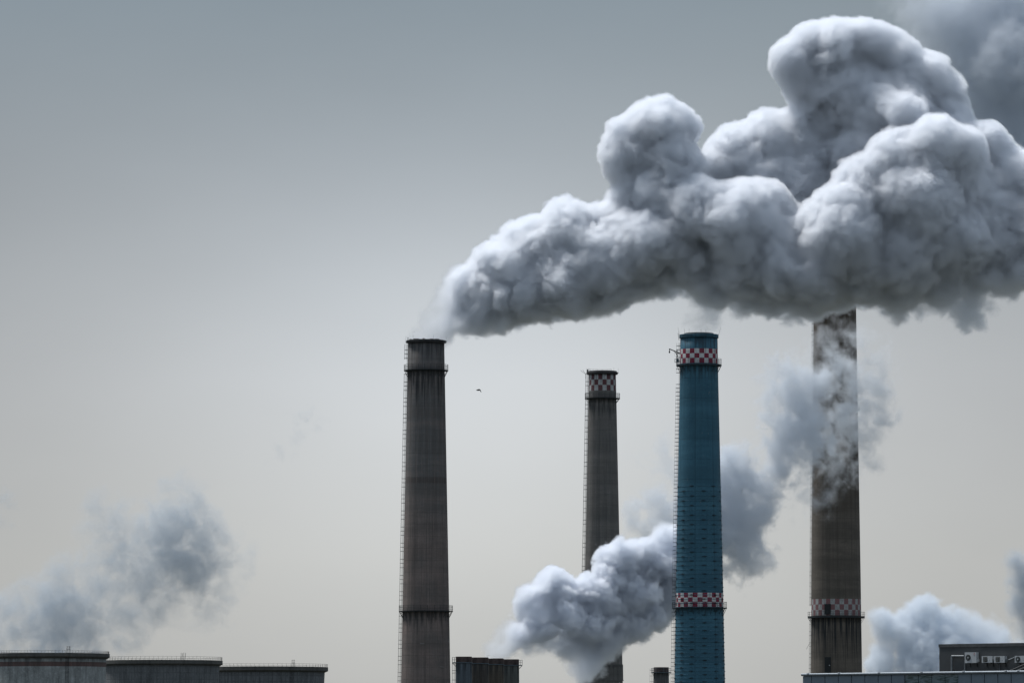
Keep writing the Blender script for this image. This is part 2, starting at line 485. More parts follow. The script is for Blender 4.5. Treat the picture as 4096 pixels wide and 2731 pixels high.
platform(cb.root, cb.r(zp1), cb.px(90.5), zp1, 20, mat=flat('blue_black_steel', (.02, .032, .042), .6, .2), th=.3)
platform(cb.root, cb.r(zp2), cb.px(109.5), zp2, 26, mat=flat('blue_black_steel', (.02, .032, .042), .6, .2))
caged_ladder(cb.root, cb.r, 2.0, zt - 1.0, PI - .03, depth=cb.px(15), step=(.78,), bars=4, skip=[(cb.z(1530), cb.z(1500))])
for x, f, ln in ((-78, 1, -.28), (-55, 0, -.1), (-37, 0, 0), (11, 0, 0), (30, 0, .1), (77.8, 1, .45)):
    R = cb.px(78.2); rod(cb.root, ang_of(cb.px(x), R, f), R, zt + .5, 1.65, abs(ln) * 1.1, .035)
mb = MB(); mb.path([(-cb.px(80), -.5, zt - .5), (-cb.px(84), -.5, zt + 1.0)], .06); mb.build('ladder_head', STEEL, cb.root)
# hoist arm
ob = lambda u, v: (cb.px(u - 2799), 0.0, cb.z(v))
mb = MB()
mb.tube((cb.px(-88), -.3, cb.z(1458)), (cb.px(-88), -.3, cb.z(1400)), .09, 6)
mb.tube((cb.px(-77), -.3, cb.z(1413)), (cb.px(-118), -.3, cb.z(1396)), .10, 6)
mb.tube((cb.px(-84), -.3, cb.z(1425)), (cb.px(-98), -.3, cb.z(1406)), .06, 5)
mb.box((cb.px(-120), -.42, cb.z(1401)), (cb.px(-116.5), -.18, cb.z(1394.5)))
dv = mb.build('hoist_arm', STEEL, cb.root)
mb = MB(); mb.tube((cb.px(-118.3), -.3, cb.z(1400)), (cb.px(-118.3), -.3, cb.z(1406)), .025)
mb.lathe([(.02, 0), (.14, .1), (.16, .25), (.1, .4), (.03, .62)], 10)
for i in range(len(mb.v) - 50, len(mb.v)):
    x, y, z = mb.v[i]; mb.v[i] = (x + cb.px(-118.3), y - .3, z + cb.z(1413))
mb.build('hook', STEEL, dv)
mb = MB(); mb.path([(cb.px(-100), -.3, cb.z(1405)), (cb.px(-99), -.3, cb.z(1416)), (cb.px(-94), -.3, cb.z(1428))], .015, 3); mb.build('cable', STEEL, dv)
mb = MB(); mb.box((cb.px(-97.5), -.5, cb.z(1450)), (cb.px(-96), .1, cb.z(1436))); mb.box((cb.px(-97.5), -.5, cb.z(1450)), (cb.px(-90), .1, cb.z(1448.6))); mb.box((cb.px(-97.5), -.5, cb.z(1437)), (cb.px(-90), .1, cb.z(1435.8)))
mb.box((cb.px(-91.5), -.6, cb.z(1449)), (cb.px(-81), .2, cb.z(1436)), 1)
mb.build('equipment_box', [STEEL, flat('blue_box_paint', (.02, .06, .085))], cb.root)
HB = flat('hoop_blue', (.045, .115, .165), .6, .1, .6, .8); HD = flat('hoop_lug', (.016, .03, .042), .7, .2, .6, .7)
v = 1946.5; k = 0
while v < 2860:
    z = cb.z(v); R = cb.r(z); mb = MB()
    mb.lathe([(R - .02, z - .04), (R + .05, z - .03), (R + .05, z + .03), (R - .02, z + .04)], 72, smooth=False)
    a0 = (-21 if k % 2 == 0 else 9.5) + random.uniform(-1, 1)
    for q in range(6):
        a = math.radians(a0 + 60.5 * q) - PI / 2
        M = Matrix.Translation((R * math.cos(a), R * math.sin(a), z)) @ Matrix.Rotation(a - PI / 2, 4, 'Z')
        mb.box((-.17, -.0, -.10), (.17, .15, .10), 1, M); mb.box((-.36, 0, -.06), (-.17, .10, .06), 1, M); mb.box((.17, 0, -.06), (.36, .10, .06), 1, M)
        mb.tube(M @ Vector((-.5, .08, 0)), M @ Vector((.5, .08, 0)), .035, 5, 1)
    mb.build('hoop', [HB, HD], cb.root)
    v += float(np.interp(v, [1950, 2180, 2450, 2720], [19.6, 18.0, 15.7, 13.8])); k += 1

# ---- chimney 4: farthest, widest, top lost in the smoke
c4 = Stack('chimney', 'widest brown concrete chimney, its top lost in smoke, faded checks low on the shaft', 3346, 1660,
           [(930, 80), (1243, 84.8), (1960, 94), (2340, 98.7), (2731, 102.6)], 'tall power plant chimneys')
zt = c4.z(930); zp = c4.z(2464)
M4 = stack_mat('brown_shaft', (.094, .084, .071), (.115, .101, .085), None, 0, checks=[(zp + .2, c4.z(2396), 3, 34, (.19, .085, .095), (.33, .345, .345), .75)],
               drips=[(zp, 15.0, 26, .93), (zt, 8, 20, .6)], seamN=20, seam=3.0, fade=.18, streak=.7, soot=(c4.z(2080), c4.z(1880), .92), sootc=(.040, .027, .018))
c4.shaft(M4)
MB().lathe([(c4.r(zt), zt - .05), (c4.px(84), zt), (c4.px(84), zt + .8), (c4.px(70), zt + .9), (c4.px(68), zt - 2)], 72, smooth=False).build('rim', SOOT, c4.root)
platform(c4.root, c4.r(zp), c4.px(114), zp, 28, drop=1.5, th=.5, mids=(.5,), h=1.25)
caged_ladder(c4.root, c4.r, 2.0, zp - .5, PI + .03, depth=c4.px(8), step=(2.1, 1.1), bars=3)
caged_ladder(c4.root, c4.r, zp + 3, zt, PI + .03, depth=c4.px(8), step=(2.1, 1.1), bars=3)
HOLE = flat('dark_opening', (.010, .013, .014), .7)
for (u0, u1, v0, v1) in ((3296, 3319, 2416.5, 2458), (3295.5, 3318.5, 2628, 2760)):
    za, zb = c4.z(v1), c4.z(v0); zm = (za + zb) / 2; R = c4.r(zm); mb = MB()
    for i in range(4):
        aa = ang_of(c4.px(u0 - 3346 + (u1 - u0) * i / 4), R); ab = ang_of(c4.px(u0 - 3346 + (u1 - u0) * (i + 1) / 4), R)
        ra, rb = R + .25, R + .25
        mb.add([(ra * math.cos(aa), ra * math.sin(aa), za), (rb * math.cos(ab), rb * math.sin(ab), za), (rb * math.cos(ab), rb * math.sin(ab), zb), (ra * math.cos(aa), ra * math.sin(aa), zb),
                ((R - .3) * math.cos(aa), (R - .3) * math.sin(aa), za), ((R - .3) * math.cos(ab), (R - .3) * math.sin(ab), za), ((R - .3) * math.cos(ab), (R - .3) * math.sin(ab), zb), ((R - .3) * math.cos(aa), (R - .3) * math.sin(aa), zb)],
               [(0, 1, 2, 3), (3, 2, 6, 7), (0, 3, 7, 4), (1, 5, 6, 2), (0, 4, 5, 1)])
    mb.build('hatch_box', HOLE, c4.root)
z = c4.z(2661); a = ang_of(c4.px(3314 - 3346), c4.r(z)); R = c4.r(z) + .27
MB().box((-.16, -.02, -.07), (.16, .03, .07), M=Matrix.Translation((R * math.cos(a), R * math.sin(a), z)) @ Matrix.Rotation(a - PI / 2, 4, 'Z')).build('plate', flat('pale_plate', (.5, .52, .53)), c4.root)
z1 = c4.z(1642); R = c4.r(z1); pm = MB()
for s in (-1, 1):
    x0, x1 = (R, R + c4.px(7)) if s > 0 else (-R - c4.px(13), -R)
    pm.box((x0, -.8, z1), (x1, .8, z1 + .15))
    for h in (.6, 1.15): pm.path([(x0, -.8, z1 + h), (x1, -.8, z1 + h)], .04); pm.path([(x0, .8, z1 + h), (x1, .8, z1 + h)], .04)
    for x in (x0, x1):
        for y in (-.8, .8): pm.tube((x, y, z1), (x, y, z1 + 1.2), .04)
pm.build('landing', STEEL, c4.root)
mb = MB(); X = lambda u, v: (c4.px(u - 3346), -.4, c4.z(v))
mb.path([X(3239, 2573), X(3233, 2580), X(3229, 2588), X(3226.5, 2595)], .05); mb.build('loose_cable', STEEL, c4.root)

# ---- short stacks in a row
CAPB = flat('brown_cap', (.048, .036, .034), .9, 0, .6, .9)
MS = []
for q, (a_, b_) in enumerate([((.078, .095, .11), (.10, .125, .145)), ((.062, .055, .048), (.08, .08, .078)), ((.085, .074, .06), (.10, .09, .075)), ((.09, .095, .088), (.11, .118, .115))]):
    MS.append((a_, b_))
u0s = [(1823.3, 1887), (1887, 1952.5), (1952.5, 2013.5), (2013.5, 2075)]
tops = [2624.6, 2628, 2631.9, 2635.4]; walks = [2647.5, 2651.2, 2655, 2658.3]; Ys = [1150, 1160, 1170, 1180]


def boxy(mb, p=5.0):
    for i, (x, y, z) in enumerate(mb.v):
        r = math.hypot(x, y)
        if r > 1e-6:
            k_ = (abs(x / r) ** p + abs(y / r) ** p) ** (-1 / p); mb.v[i] = (x * k_, y * k_, z)
    return mb


labs = ['short concrete stack at the ladder end of the row, bluish and tallest looking', 'short dark brown stack second from the ladder end of the row',
        'short rust streaked stack third from the ladder end of the row', 'short stack at the row end away from the ladder, balcony on its open side']
for i in range(4):
    uc = sum(u0s[i]) / 2; hw = (u0s[i][1] - u0s[i][0]) / 2 + (1.0 if i else .3)
    s = Stack('short_stack', labs[i], uc, Ys[i], [(tops[i], hw), (2731, hw + .9)], 'short stacks standing in a row', 'chimney stack')
    zt, zw = s.z(tops[i]), s.z(walks[i])
    mt = stack_mat('short_shaft', MS[i][0], MS[i][1], None, 0, seam=1.25, seamN=12, drips=[(zw, 3.5, 9, .65)], streak=1.5)
    pr = [(s.r(z), z) for z in np.linspace(0, zw, 8)]
    boxy(MB().lathe(pr, 64)).build('shaft', mt, s.root)
    mb = boxy(MB().lathe([(s.r(zw) - .01, zw + .01), (s.r(zt) + .02, zt), (s.r(zt) - .25, zt + .01), (s.r(zt) - .3, zw)], 64, smooth=False)); mb.build('cap', CAPB, s.root)
    R = s.r(zw); mb = MB()
    mb.lathe([(R - .02, zw - .1), (R + .1, zw - .1), (R + .1, zw + .02), (R - .02, zw + .02)], 64, smooth=False, closed=True)
    wk = boxy(mb).build('walkway', STEELB, s.root)
    if i in (0, 3):
        sg = -1 if i == 0 else 1
        pm = MB(); x0, x1 = sg * (R - .02), sg * (R + .66)
        pm.box((min(x0, x1), -1.6, zw - .14), (max(x0, x1), .4, zw + .02))
        pm.build('balcony', STEELB, s.root)
        pm = MB()
        for x in (sg * (R + .25), x1):
            pm.tube((x, -1.6, zw), (x, -1.6, zw + .98), .045)
            pm.tube((x, .4, zw), (x, .4, zw + .98), .035)
        for h in (.5, .98):
            pm.tube((x0, -1.6, zw + h), (x1, -1.6, zw + h), .035); pm.tube((x1, -1.6, zw + h), (x1, .4, zw + h), .035)
        pm.build('railing', STEEL, s.root)
        pm = MB().tube((x1, -1.5, zw - .12), (x0, -1.5, zw - .8), .06); pm.build('bracket', STEEL, s.root)
    if i == 0:
        caged_ladder(s.root, s.r, 1.0, zw, PI, depth=s.px(14), step=(1.35, 1.4, .5), bars=5)
    if i in (1, 2):   # front walkway posts seen against the caps
        pass

# ---- small lone stack beside the blue chimney
s = Stack('short_stack', 'small stack with a dark brown cap standing alone behind the blue chimney', 2645, 1500, [(2667, 30.2), (2731, 31)], None, 'chimney stack')
zt, zw = s.z(2667), s.z(2687.5)
MB().lathe([(s.r(z), z) for z in np.linspace(0, zw, 8)], 40).build('shaft', stack_mat('small_shaft', (.085, .09, .092), (.10, .105, .108), None, 0, drips=[(zw, 2, 9, .4)], seam=2), s.root)
MB().lathe([(s.r(zw), zw + .01), (s.r(zt), zt), (s.r(zt) - .25, zt + .02), (s.r(zt) - .3, zw)], 40, smooth=False).build('cap', CAPB, s.root)
platform(s.root, s.r(zw), s.px(41), zw, 8, drop=.8, mids=(.5,), h=1.1, mat=STEELB)
caged_ladder(s.root, s.r, 1.0, zw + 1.1, PI, depth=s.px(15.5), step=(1.5,), bars=4)


# ------------------------------------------------------------------ cooling towers
def tower_mat(name, base, tint, band=None, ribs=90, lifts=1.9, zrim=0, grid=.35, drip=None):
    m, t, b = newmat(name)
    P = t.node('ShaderNodeTexCoord').outputs['Object']; x, y, z = t.xyz(P); th = t.m('ARCTAN2', y, x)
    st = t.noise(t.vm('MULTIPLY', P, (.75, .75, .10)), 1.0, 6, .65)
    bl = t.noise(P, .35, 6, .65); fi = t.noise(P, 1.6, 5, .65)
    c = t.mixc(t.rng(bl, .38, .64), base, tint)
    c = t.mixc(t.rng(st, .45, .66, 0, .6), c, tuple(q * .4 for q in base))
    c = t.mixc(t.rng(fi, .5, .75, 0, .45), c, tuple(q * 1.6 for q in tint))
    g1 = t.rng(t.m('COSINE', t.m('MULTIPLY', th, ribs)), .55, 1.0)
    g2 = t.rng(t.m('ABSOLUTE', t.m('SUBTRACT', t.m('FRACT', t.m('DIVIDE', z, lifts)), .5)), .38, .5)
    gr = t.m('MULTIPLY', t.m('MAXIMUM', g1, g2), t.rng(bl, .3, .6, .3, 1))
    c = t.mixc(t.m('MULTIPLY', gr, grid), c, tuple(q * .35 for q in base))
    if band:
        inb = t.m('MULTIPLY', t.m('GREATER_THAN', z, band[0]), t.m('LESS_THAN', z, band[1]))
        rc = t.mixc(t.rng(st, .4, .7), (.085, .045, .04), (.04, .03, .028))
        c = t.mixc(t.m('MULTIPLY', inb, .88), c, rc)
    if drip:
        f = t.m('MULTIPLY', t.rng(z, zrim - drip, zrim), t.rng(st, .38, .6)); c = t.mixc(t.m('MULTIPLY', f, .8), c, (.02, .022, .022))
    t.put(b.inputs['Base Color'], c)
    bp = t.node('ShaderNodeBump'); bp.inputs['Strength'].default_value = .5; bp.inputs['Distance'].default_value = .12
    t.put(bp.inputs['Height'], t.m('SUBTRACT', fi, gr)); t.put(b.inputs['Normal'], bp.outputs[0])
    b.inputs['Roughness'].default_value = .92
    return m


RIMC = stack_mat('rim_concrete', (.070, .072, .07), (.09, .088, .08), None, 0, seam=50, seamN=11, streak=.8)


def cooling_tower(label, uc, Y, hw, vtop, wall_dx, rimh, mat_args, rail_h, ladder_u=None, frame=None, rods=None, posts=64):
    root = empty('cooling_tower', (W(uc, vtop, Y).x, Y, 0), label, 'cooling tower', 'cooling towers with railed rims')
    d = ray(uc, vtop); zt = CAMZ + d.z * Y / d.y; R = hw * K * Y; Rw = R - wall_dx * K * Y
    zw = zt - rimh
    # hyperbola with its throat a little below the rim
    zth = zt - 14.0; rt = Rw * .985
    cc = 44.0 if True else 0
    f = lambda z: rt * math.sqrt(1 + ((z - zth) / (70.0 if z > zth else 42.0)) ** 2)
    k = Rw / f(zw)
    m = tower_mat('tower_shell_' + str(int(uc)), zrim=zw, **mat_args(zw))
    MB().lathe([(f(z) * k, z) for z in np.linspace(0, zw, 30)] + [(Rw - .6, zt)], 128).build('shell', m, root)
    MB().lathe([(Rw - .05, zw - .55), (R - .15, zw - .02), (R, zw + .15), (R, zt - .03), (R - .1, zt), (Rw - .5, zt), (Rw - .55, zw)], 128, smooth=False, rough=.03).build('rim', RIMC, root)
    rl = MB(); rr = R - .2; n = posts
    gaps = set()
    for i in range(n):
        a = 2 * PI * i / n; rl.tube((rr * math.cos(a), rr * math.sin(a), zt), (rr * math.cos(a) + random.uniform(-.05, .05), rr * math.sin(a), zt + rail_h), .045, 4)
    rl.ring(rr, zt + rail_h, .045, 128); rl.ring(rr, zt + rail_h * .5, .02, 128)
    rl.build('railing', STEEL, root)
    if ladder_u:
        x = (ladder_u - uc) * K * Y; a = ang_of(x, Rw); prof = lambda z: f(z) * k if z < zw else Rw + .9
        ca, sa = math.cos(a), math.sin(a)
        pt = lambda z, o, sd: (ca * (prof(z) + o) - sa * sd, sa * (prof(z) + o) + ca * sd, z)
        mb = MB()
        zz = [z for z in np.linspace(3, zw - .6, 12)] + [zt + (frame or 2)]
        po = [(.25 if z < zw else .1) for z in zz]
        wd = .45
        for sd in (-wd, wd): mb.path([pt(z, o + (.45 if z > zw else 0) * 0, sd) for z, o in zip(zz, po)], .06)
        z = 3
        while z < zw: mb.tube(pt(z, .25, -wd), pt(z, .25, wd), .03, 3); z += .45
        ld = mb.build('ladder', STEEL, root)
        mb = MB()
        for z in list(np.arange(6, zw - .5, 4.4)):
            mb.path([pt(z, .1, -wd - .3), pt(z, .9, -wd - .1), pt(z, .9, wd + .1), pt(z, .1, wd + .3)], .06)
        if frame:
            for z in (zt + frame * .55, zt + frame): mb.path([pt(z, .1, -wd), pt(z, .9, -wd), pt(z, .9, wd), pt(z, .1, wd)], .07)
            for sd in (-wd, wd * .2, wd): mb.tube(pt(zt - .3, .8, sd), pt(zt + frame, .8, sd), .05)
        mb.build('cage', STEEL, ld)
    if rods:
        mb = MB()
        for u, ln, h in rods:
            x = (u - uc) * K * Y; a = ang_of(x, R); mb.tube((R * math.cos(a), R * math.sin(a), zt), (R * math.cos(a) + ln, R * math.sin(a), zt + h), .07)
        mb.build('mast', STEEL, root)
    return root


cooling_tower('pale stained cooling tower with a dull red painted band, cut off by the frame edge', 192, 1860, 246, 2613.5, 12.5, 1.25,
              lambda zw: dict(base=(.17, .185, .185), tint=(.25, .27, .27), band=(zw - 3.05, zw - 1.55), ribs=40, lifts=30, grid=.25, drip=2.5), .75, 285, 2.0, posts=110)
cooling_tower('dark cooling tower between its two neighbours, four thin masts on its rim', 648, 2075, 242, 2641, 12, 1.45,
              lambda zw: dict(base=(.092, .100, .106), tint=(.118, .126, .132), ribs=110, lifts=2.3, grid=.45), 1.25, None, None,
              [(737, .05, 2.5), (741, .25, 2.4), (747.5, .05, 2.6), (752, .3, 2.5)], posts=84)
cooling_tower('lowest looking cooling tower, nearest the smoking chimney, ladder frame above its rim', 1066, 2280, 246, 2667, 13, 1.6,
              lambda zw: dict(base=(.092, .100, .106), tint=(.118, .126, .134), ribs=84, lifts=2.6, grid=.55), 1.15, 1175, 2.5, posts=84)

# ------------------------------------------------------------------ foreground building
YL = 430.0
pl = W(3210, 2692, YL); dz = pl.z - CAMZ
d2 = ray(4096, 2680); t2 = dz / d2.z; pr = Vector((0, 0, CAMZ)) + d2 * t2
E = (pr - pl).normalized(); Nn = Vector((E.y, -E.x, 0))        # E runs along the parapet, Nn faces the camera
if Nn.y > 0: Nn = -Nn
bl = empty('office_building', (pl.x, pl.y, 0), 'grey panelled office building with a metal rail along its flat roof edge', 'building')
BM = Matrix.Identity(4)
BM.col[0][:3] = E; BM.col[1][:3] = -Nn; BM.col[2][:3] = (0, 0, 1)
bl.matrix_world = Matrix.Translation((pl.x, pl.y, 0)) @ BM
inv = bl.matrix_world.inverted()


def onwall(u, v, depth=0.0):
    """local point of the photo pixel on the plane 'depth' metres behind the facade"""
    o = inv @ Vector((0, 0, CAMZ)); dd = inv.to_3x3() @ ray(u, v)
    tt = (depth - o.y) / dd.y
    return o + dd * tt


H = pl.z; Lw = 26.0
# facade panels
PAN = flat('grey_panel', (.115, .145, .175), .45, .1, .10, .8); JNT = flat('joint', (.03, .035, .038), .8, 0, .2)
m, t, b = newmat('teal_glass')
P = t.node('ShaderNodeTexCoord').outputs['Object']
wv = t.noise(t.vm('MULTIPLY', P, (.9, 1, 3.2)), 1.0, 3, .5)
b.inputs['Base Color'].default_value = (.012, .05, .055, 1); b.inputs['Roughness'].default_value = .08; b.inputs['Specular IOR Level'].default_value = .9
t.put(b.inputs['Base Color'], t.mixc(t.rng(wv, .46, .54), (.008, .035, .04), (.05, .085, .10)))  # wavy dark and pale reflections painted into the glass colour
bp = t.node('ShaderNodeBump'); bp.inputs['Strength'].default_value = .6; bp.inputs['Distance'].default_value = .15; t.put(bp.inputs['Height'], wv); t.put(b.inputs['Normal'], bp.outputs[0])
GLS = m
zt = H - .18
us = [3210, 3246.5] + [3246.5 + 53.2 * i for i in range(1, 24)]
xs = [max(0.0, onwall(u, 2710).x) for u in us]
core = MB(); core.box((0, .12, 0), (Lw, 22, zt)); core.build('wall', JNT, bl)
for i in range(len(xs) - 1):
    x0, x1 = xs[i], xs[i + 1]
    if x0 > Lw: break
    g = us[i] > 3600 and us[i] < 3820
    z1 = zt; rows = 8; ph = 3.6
    if g:
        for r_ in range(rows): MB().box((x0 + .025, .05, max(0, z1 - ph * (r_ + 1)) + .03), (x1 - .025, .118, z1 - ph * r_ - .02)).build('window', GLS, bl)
    else:
        mb = MB()
        for r_ in range(rows): mb.box((x0 + .035, 0, max(0, z1 - ph * (r_ + 1)) + .03), (x1 - .035, .118, z1 - ph * r_ - .02))
        mb.build('wall_panel', PAN, bl)
RAILM = flat('bright_metal', (.13, .15, .17), .5, .4, .1)
mb = MB(); mb.tube((-.03, -.06, H - .09), (Lw, -.06, H - .09), .10, 10); mb.box((0, 0, zt), (Lw, .3, zt + .06))
mb.build('roof_rail', RAILM, bl)
mb = MB()
for u in (3360, 3520, 3690, 3858, 4027, 4077, 3236):
    x = onwall(u, 2690).x; mb.box((x - .09, -.18, H - .03), (x + .09, .04, H + .04))
mb.build('rail_clip', flat('white_clip', (.62, .64, .66), .4), bl)
MB().box((0, .31, zt - .5), (Lw, 22, zt - .02)).build('roof', flat('roof_gravel', (.12, .12, .115)), bl)
# penthouse on the roof
PD = 4.0
a = onwall(3757, 2575, PD); zpt = a.z; xp = a.x
PW = flat('dark_render_wall', (.052, .056, .058), .85, 0, .22, .5)
ph = MB().box((xp, PD, zt - .02), (Lw, 18, zpt - .12)).build('rooftop_room', PW, bl)
MB().box((xp - .03, PD - .05, zpt - .24), (Lw + .03, 18.05, zpt)).build('roof_edge', flat('edge_flashing', (.06, .062, .064), .7), ph)


def wbox(mb, u0, v0, u1, v1, out, back=0.0, mi=0):
    """box standing 'out' metres proud of the rooftop room's wall"""
    a = onwall(u0, v1, PD); c = onwall(u1, v0, PD)
    mb.box((a.x, PD - out, a.z), (c.x, PD - back, c.z), mi); return a, c


PIPE = flat('grey_conduit', (.15, .165, .175), .6, .2)
mb = MB()
pts = [onwall(3811, 2690, PD), onwall(3811, 2622.5, PD), onwall(3860, 2622.5, PD)]
mb.path([Vector((p.x, PD - .12, p.z)) for p in pts], .075, 6); mb.build('conduit', PIPE, ph); mb = MB()
p0 = onwall(3863, 2690, PD); p1 = onwall(3863, 2650, PD); mb.tube((p0.x, PD - .1, p0.z), (p1.x, PD - .1, p1.z), .05, 6); mb.build('conduit', PIPE, ph); mb = MB()
p0 = onwall(4000, 2690, PD); p1 = onwall(4000, 2650, PD); mb.tube((p0.x, PD - .05, p0.z), (p1.x, PD - .05, p1.z), .03, 5); mb.build('conduit', PIPE, ph); mb = MB()
p0 = onwall(4023, 2643, PD); p1 = onwall(4062, 2628, PD); mb.tube((p0.x, PD - .1, p0.z), (p1.x, PD - .1, p1.z), .045, 5)
mb.build('conduit', PIPE, ph)

WHITE = flat('offwhite_casing', (.36, .375, .38), .5, 0, .06); DARK = flat('fan_dark', (.035, .038, .036), .6); GRL = flat('brownish_grille', (.075, .07, .06), .7)
REDM = flat('red_mark', (.30, .02, .03), .5, 0, .05); GREY = flat('grey_valve', (.10, .11, .11), .6)


def ac(label, u0, v0, u1, v1, fu, fv, fr, hub, logo=False, square=False, depth=.30, foot=True):
    a = onwall(u0, v1, PD - depth - .12); c = onwall(u1, v0, PD - depth - .12); wd = c.x - a.x; h = c.z - a.z
    yf = PD - depth - .12
    q = bl.matrix_world @ Vector((a.x, PD - .12, a.z))
    root = empty('air_conditioner', q, label, 'air conditioner', 'air conditioner outdoor units on the rooftop room wall')
    root.matrix_world = Matrix.Translation(q) @ BM
    mb = MB().box((0, -depth, 0), (wd, 0, h)).build('casing', WHITE, root)
    o = root.matrix_world.inverted() @ bl.matrix_world
    f = o @ onwall(fu, fv, PD - depth - .12); R = fr * K * 425
    x = min(max(f.x, R + .02), wd - R - .02); z = min(max(f.z, R + .02), h - R - .02)
    mb = MB()
    if square: mb.box((x - R, -depth - .012, z - R), (x + R, -depth - .002, z + R))
    mb.tube((x, -depth - .004, z), (x, -depth - .02, z), R, 28)
    fan = mb.build('fan', GRL if square else DARK, root)
    mb = MB()
    for k in range(1, 5):
        rr = R * k / 4.3
        pts = [(x + rr * math.cos(2 * PI * j / 20), -depth - .03, z + rr * math.sin(2 * PI * j / 20)) for j in range(20)]
        mb.path(pts, .008, 3, closed=True)
    for j in range(8):
        mb.tube((x, -depth - .03, z), (x + R * math.cos(PI * j / 4), -depth - .03, z + R * math.sin(PI * j / 4)), .006, 3)
    mb.build('guard', GREY, fan)
    if hub: MB().tube((x, -depth - .02, z), (x, -depth - .045, z), R * .26, 14).build('hub', WHITE, fan)
    mb = MB().box((wd, -depth * .8, h * .08), (wd + .10, -depth * .15, h * .34)); mb.box((wd, -depth * .7, h * .42), (wd + .05, -depth * .3, h * .5))
    mb.build('valve_cover', WHITE if logo else GREY, root)
    mb = MB()
    for xx in (wd * .18, wd * .8): mb.box((xx - .03, -depth * .95, -.05), (xx + .03, .12, -.004)); mb.box((xx - .03, .08, -.3), (xx + .03, .12, -.05))
    mb.build('bracket', STEEL, root)
    mb = MB()
    if logo:
        cx, cz, s_ = wd * .84, h * .82, .055
        for (dx, dz) in ((0, .07), (-.045, -.0), (.045, 0)):
            mb.add([(cx + dx, -depth - .006, cz + dz - .045), (cx + dx + .03, -depth - .006, cz + dz), (cx + dx, -depth - .006, cz + dz + .045), (cx + dx - .03, -depth - .006, cz + dz)], [(0, 1, 2, 3)])
        mb.build('emblem', REDM, root)
        MB().box((wd * .77, -depth - .006, h * .67), (wd * .91, -depth - .001, h * .70)).build('badge', GREY, root)
    else:
        MB().box((wd * .74, -depth - .006, h * .30), (wd * .80, -depth - .001, h * .38)).build('badge', GREY, root)
    return root


ac('largest, square air conditioner unit with a small red emblem', 3859, 2606.5, 3905, 2650, 3873, 2628.5, 12.5, True, True)
ac('small air conditioner unit beside the large square one, brownish fan grille', 3927, 2621.5, 3968, 2649, 3941, 2635.5, 10.5, False, square=True)
ac('small air conditioner unit with a slanting pipe leaving its side', 3976.5, 2621.5, 4018, 2649, 3991, 2635.5, 10.5, False, square=True)
ac('air conditioner unit cut off by the frame edge, dark fan with pale hub', 4059, 2620.5, 4104, 2648.5, 4072, 2635, 11.5, True)
# stair rails on the roof
sr = empty('roof_stairs', (0, 0, 0), 'sloping metal stair rails on the roof beside the air conditioner units', 'stairs')
sr.matrix_world = bl.matrix_world.copy()
mb = MB(); mb2 = MB()
for (ua, va, ub, vb, dd) in ((4028, 2681, 4150, 2633, 2.0), (4064, 2677, 4150, 2645, 2.6), (4052, 2682, 4160, 2650, 2.0)):
    a_, b_ = onwall(ua, va + 6, dd), onwall(ub, vb, dd); mb.tube(a_, b_, .055, 6)
a_, b_ = onwall(4050, 2690, 2.3), onwall(4160, 2652, 2.3)
nst = 10
for i in range(nst):
    p = a_.lerp(b_, i / nst); mb2.box((p.x, 2.02, p.z - .03), (p.x + .3, 2.58, p.z + .01))
mb.build('handrail', flat('stair_rail_metal', (.05, .052, .052), .7, .2), sr); mb2.build('stair_step', STEELB, sr)

# ------------------------------------------------------------------ bird
p = W(1913, 1560, 700)
bd = MB(); BK = flat('black_feathers', (.006, .006, .007), .8)
bd = MB()
prof = [(0, .0), (.05, .03), (.14, .07), (.28, .09), (.42, .06), (.52, .025), (.62, .03), (.66, .0)]
n = 10; vs = []; fs = []
for (x, r) in prof:
    for i in range(n): vs.append((x - .3, r * math.cos(2 * PI * i / n), r * .9 * math.sin(2 * PI * i / n)))
for j in range(len(prof) - 1):
    for i in range(n): fs.append((j * n + i, j * n + (i + 1) % n, (j + 1) * n + (i + 1) % n, (j + 1) * n + i))
bd.add(vs, fs, smooth=True)
for sgn, tip in ((-1, -.28), (1, .10)):   # wings: joined plates with thickness
    root_, mid, end = Vector((0, sgn * .05, .03)), Vector((.05, sgn * .22, .12)), Vector((.22, sgn * .5, tip))
    sec = [(root_, .20), (mid, .18), (end, .05)]; vs = []
    for q, w_ in sec: vs += [q + Vector((-w_ / 2, 0, 0)), q + Vector((w_ / 2, 0, 0)), q + Vector((w_ / 2, 0, -.02)), q + Vector((-w_ / 2, 0, -.02))]
    fs = []
    for j in range(2):
        for i in range(4): fs.append((j * 4 + i, j * 4 + (i + 1) % 4, (j + 1) * 4 + (i + 1) % 4, (j + 1) * 4 + i))
    fs += [(0, 3, 2, 1), (8, 9, 10, 11)]
    bd.add(vs, fs)
tag(bd.build('bird', BK, None, p, math.radians(20)), 'small dark bird flying in the open sky beside the smoking chimney', 'bird')


# ------------------------------------------------------------------ steam
def steam_mat(name, dens, col, aniso=0.0):
    m = bpy.data.materials.new(name); m.use_nodes = True; m.node_tree.nodes.clear(); t = NT(m.node_tree)
    o = t.node('ShaderNodeOutputMaterial'); v = t.node('ShaderNodeVolumePrincipled')
    v.inputs['Color'].default_value = (*col, 1); v.inputs['Density'].default_value = dens; v.inputs['Anisotropy'].default_value = aniso
    v.inputs['Density Attribute'].default_value = 'density'
    t.l.new(v.outputs[0], o.inputs['Volume'])
    return m


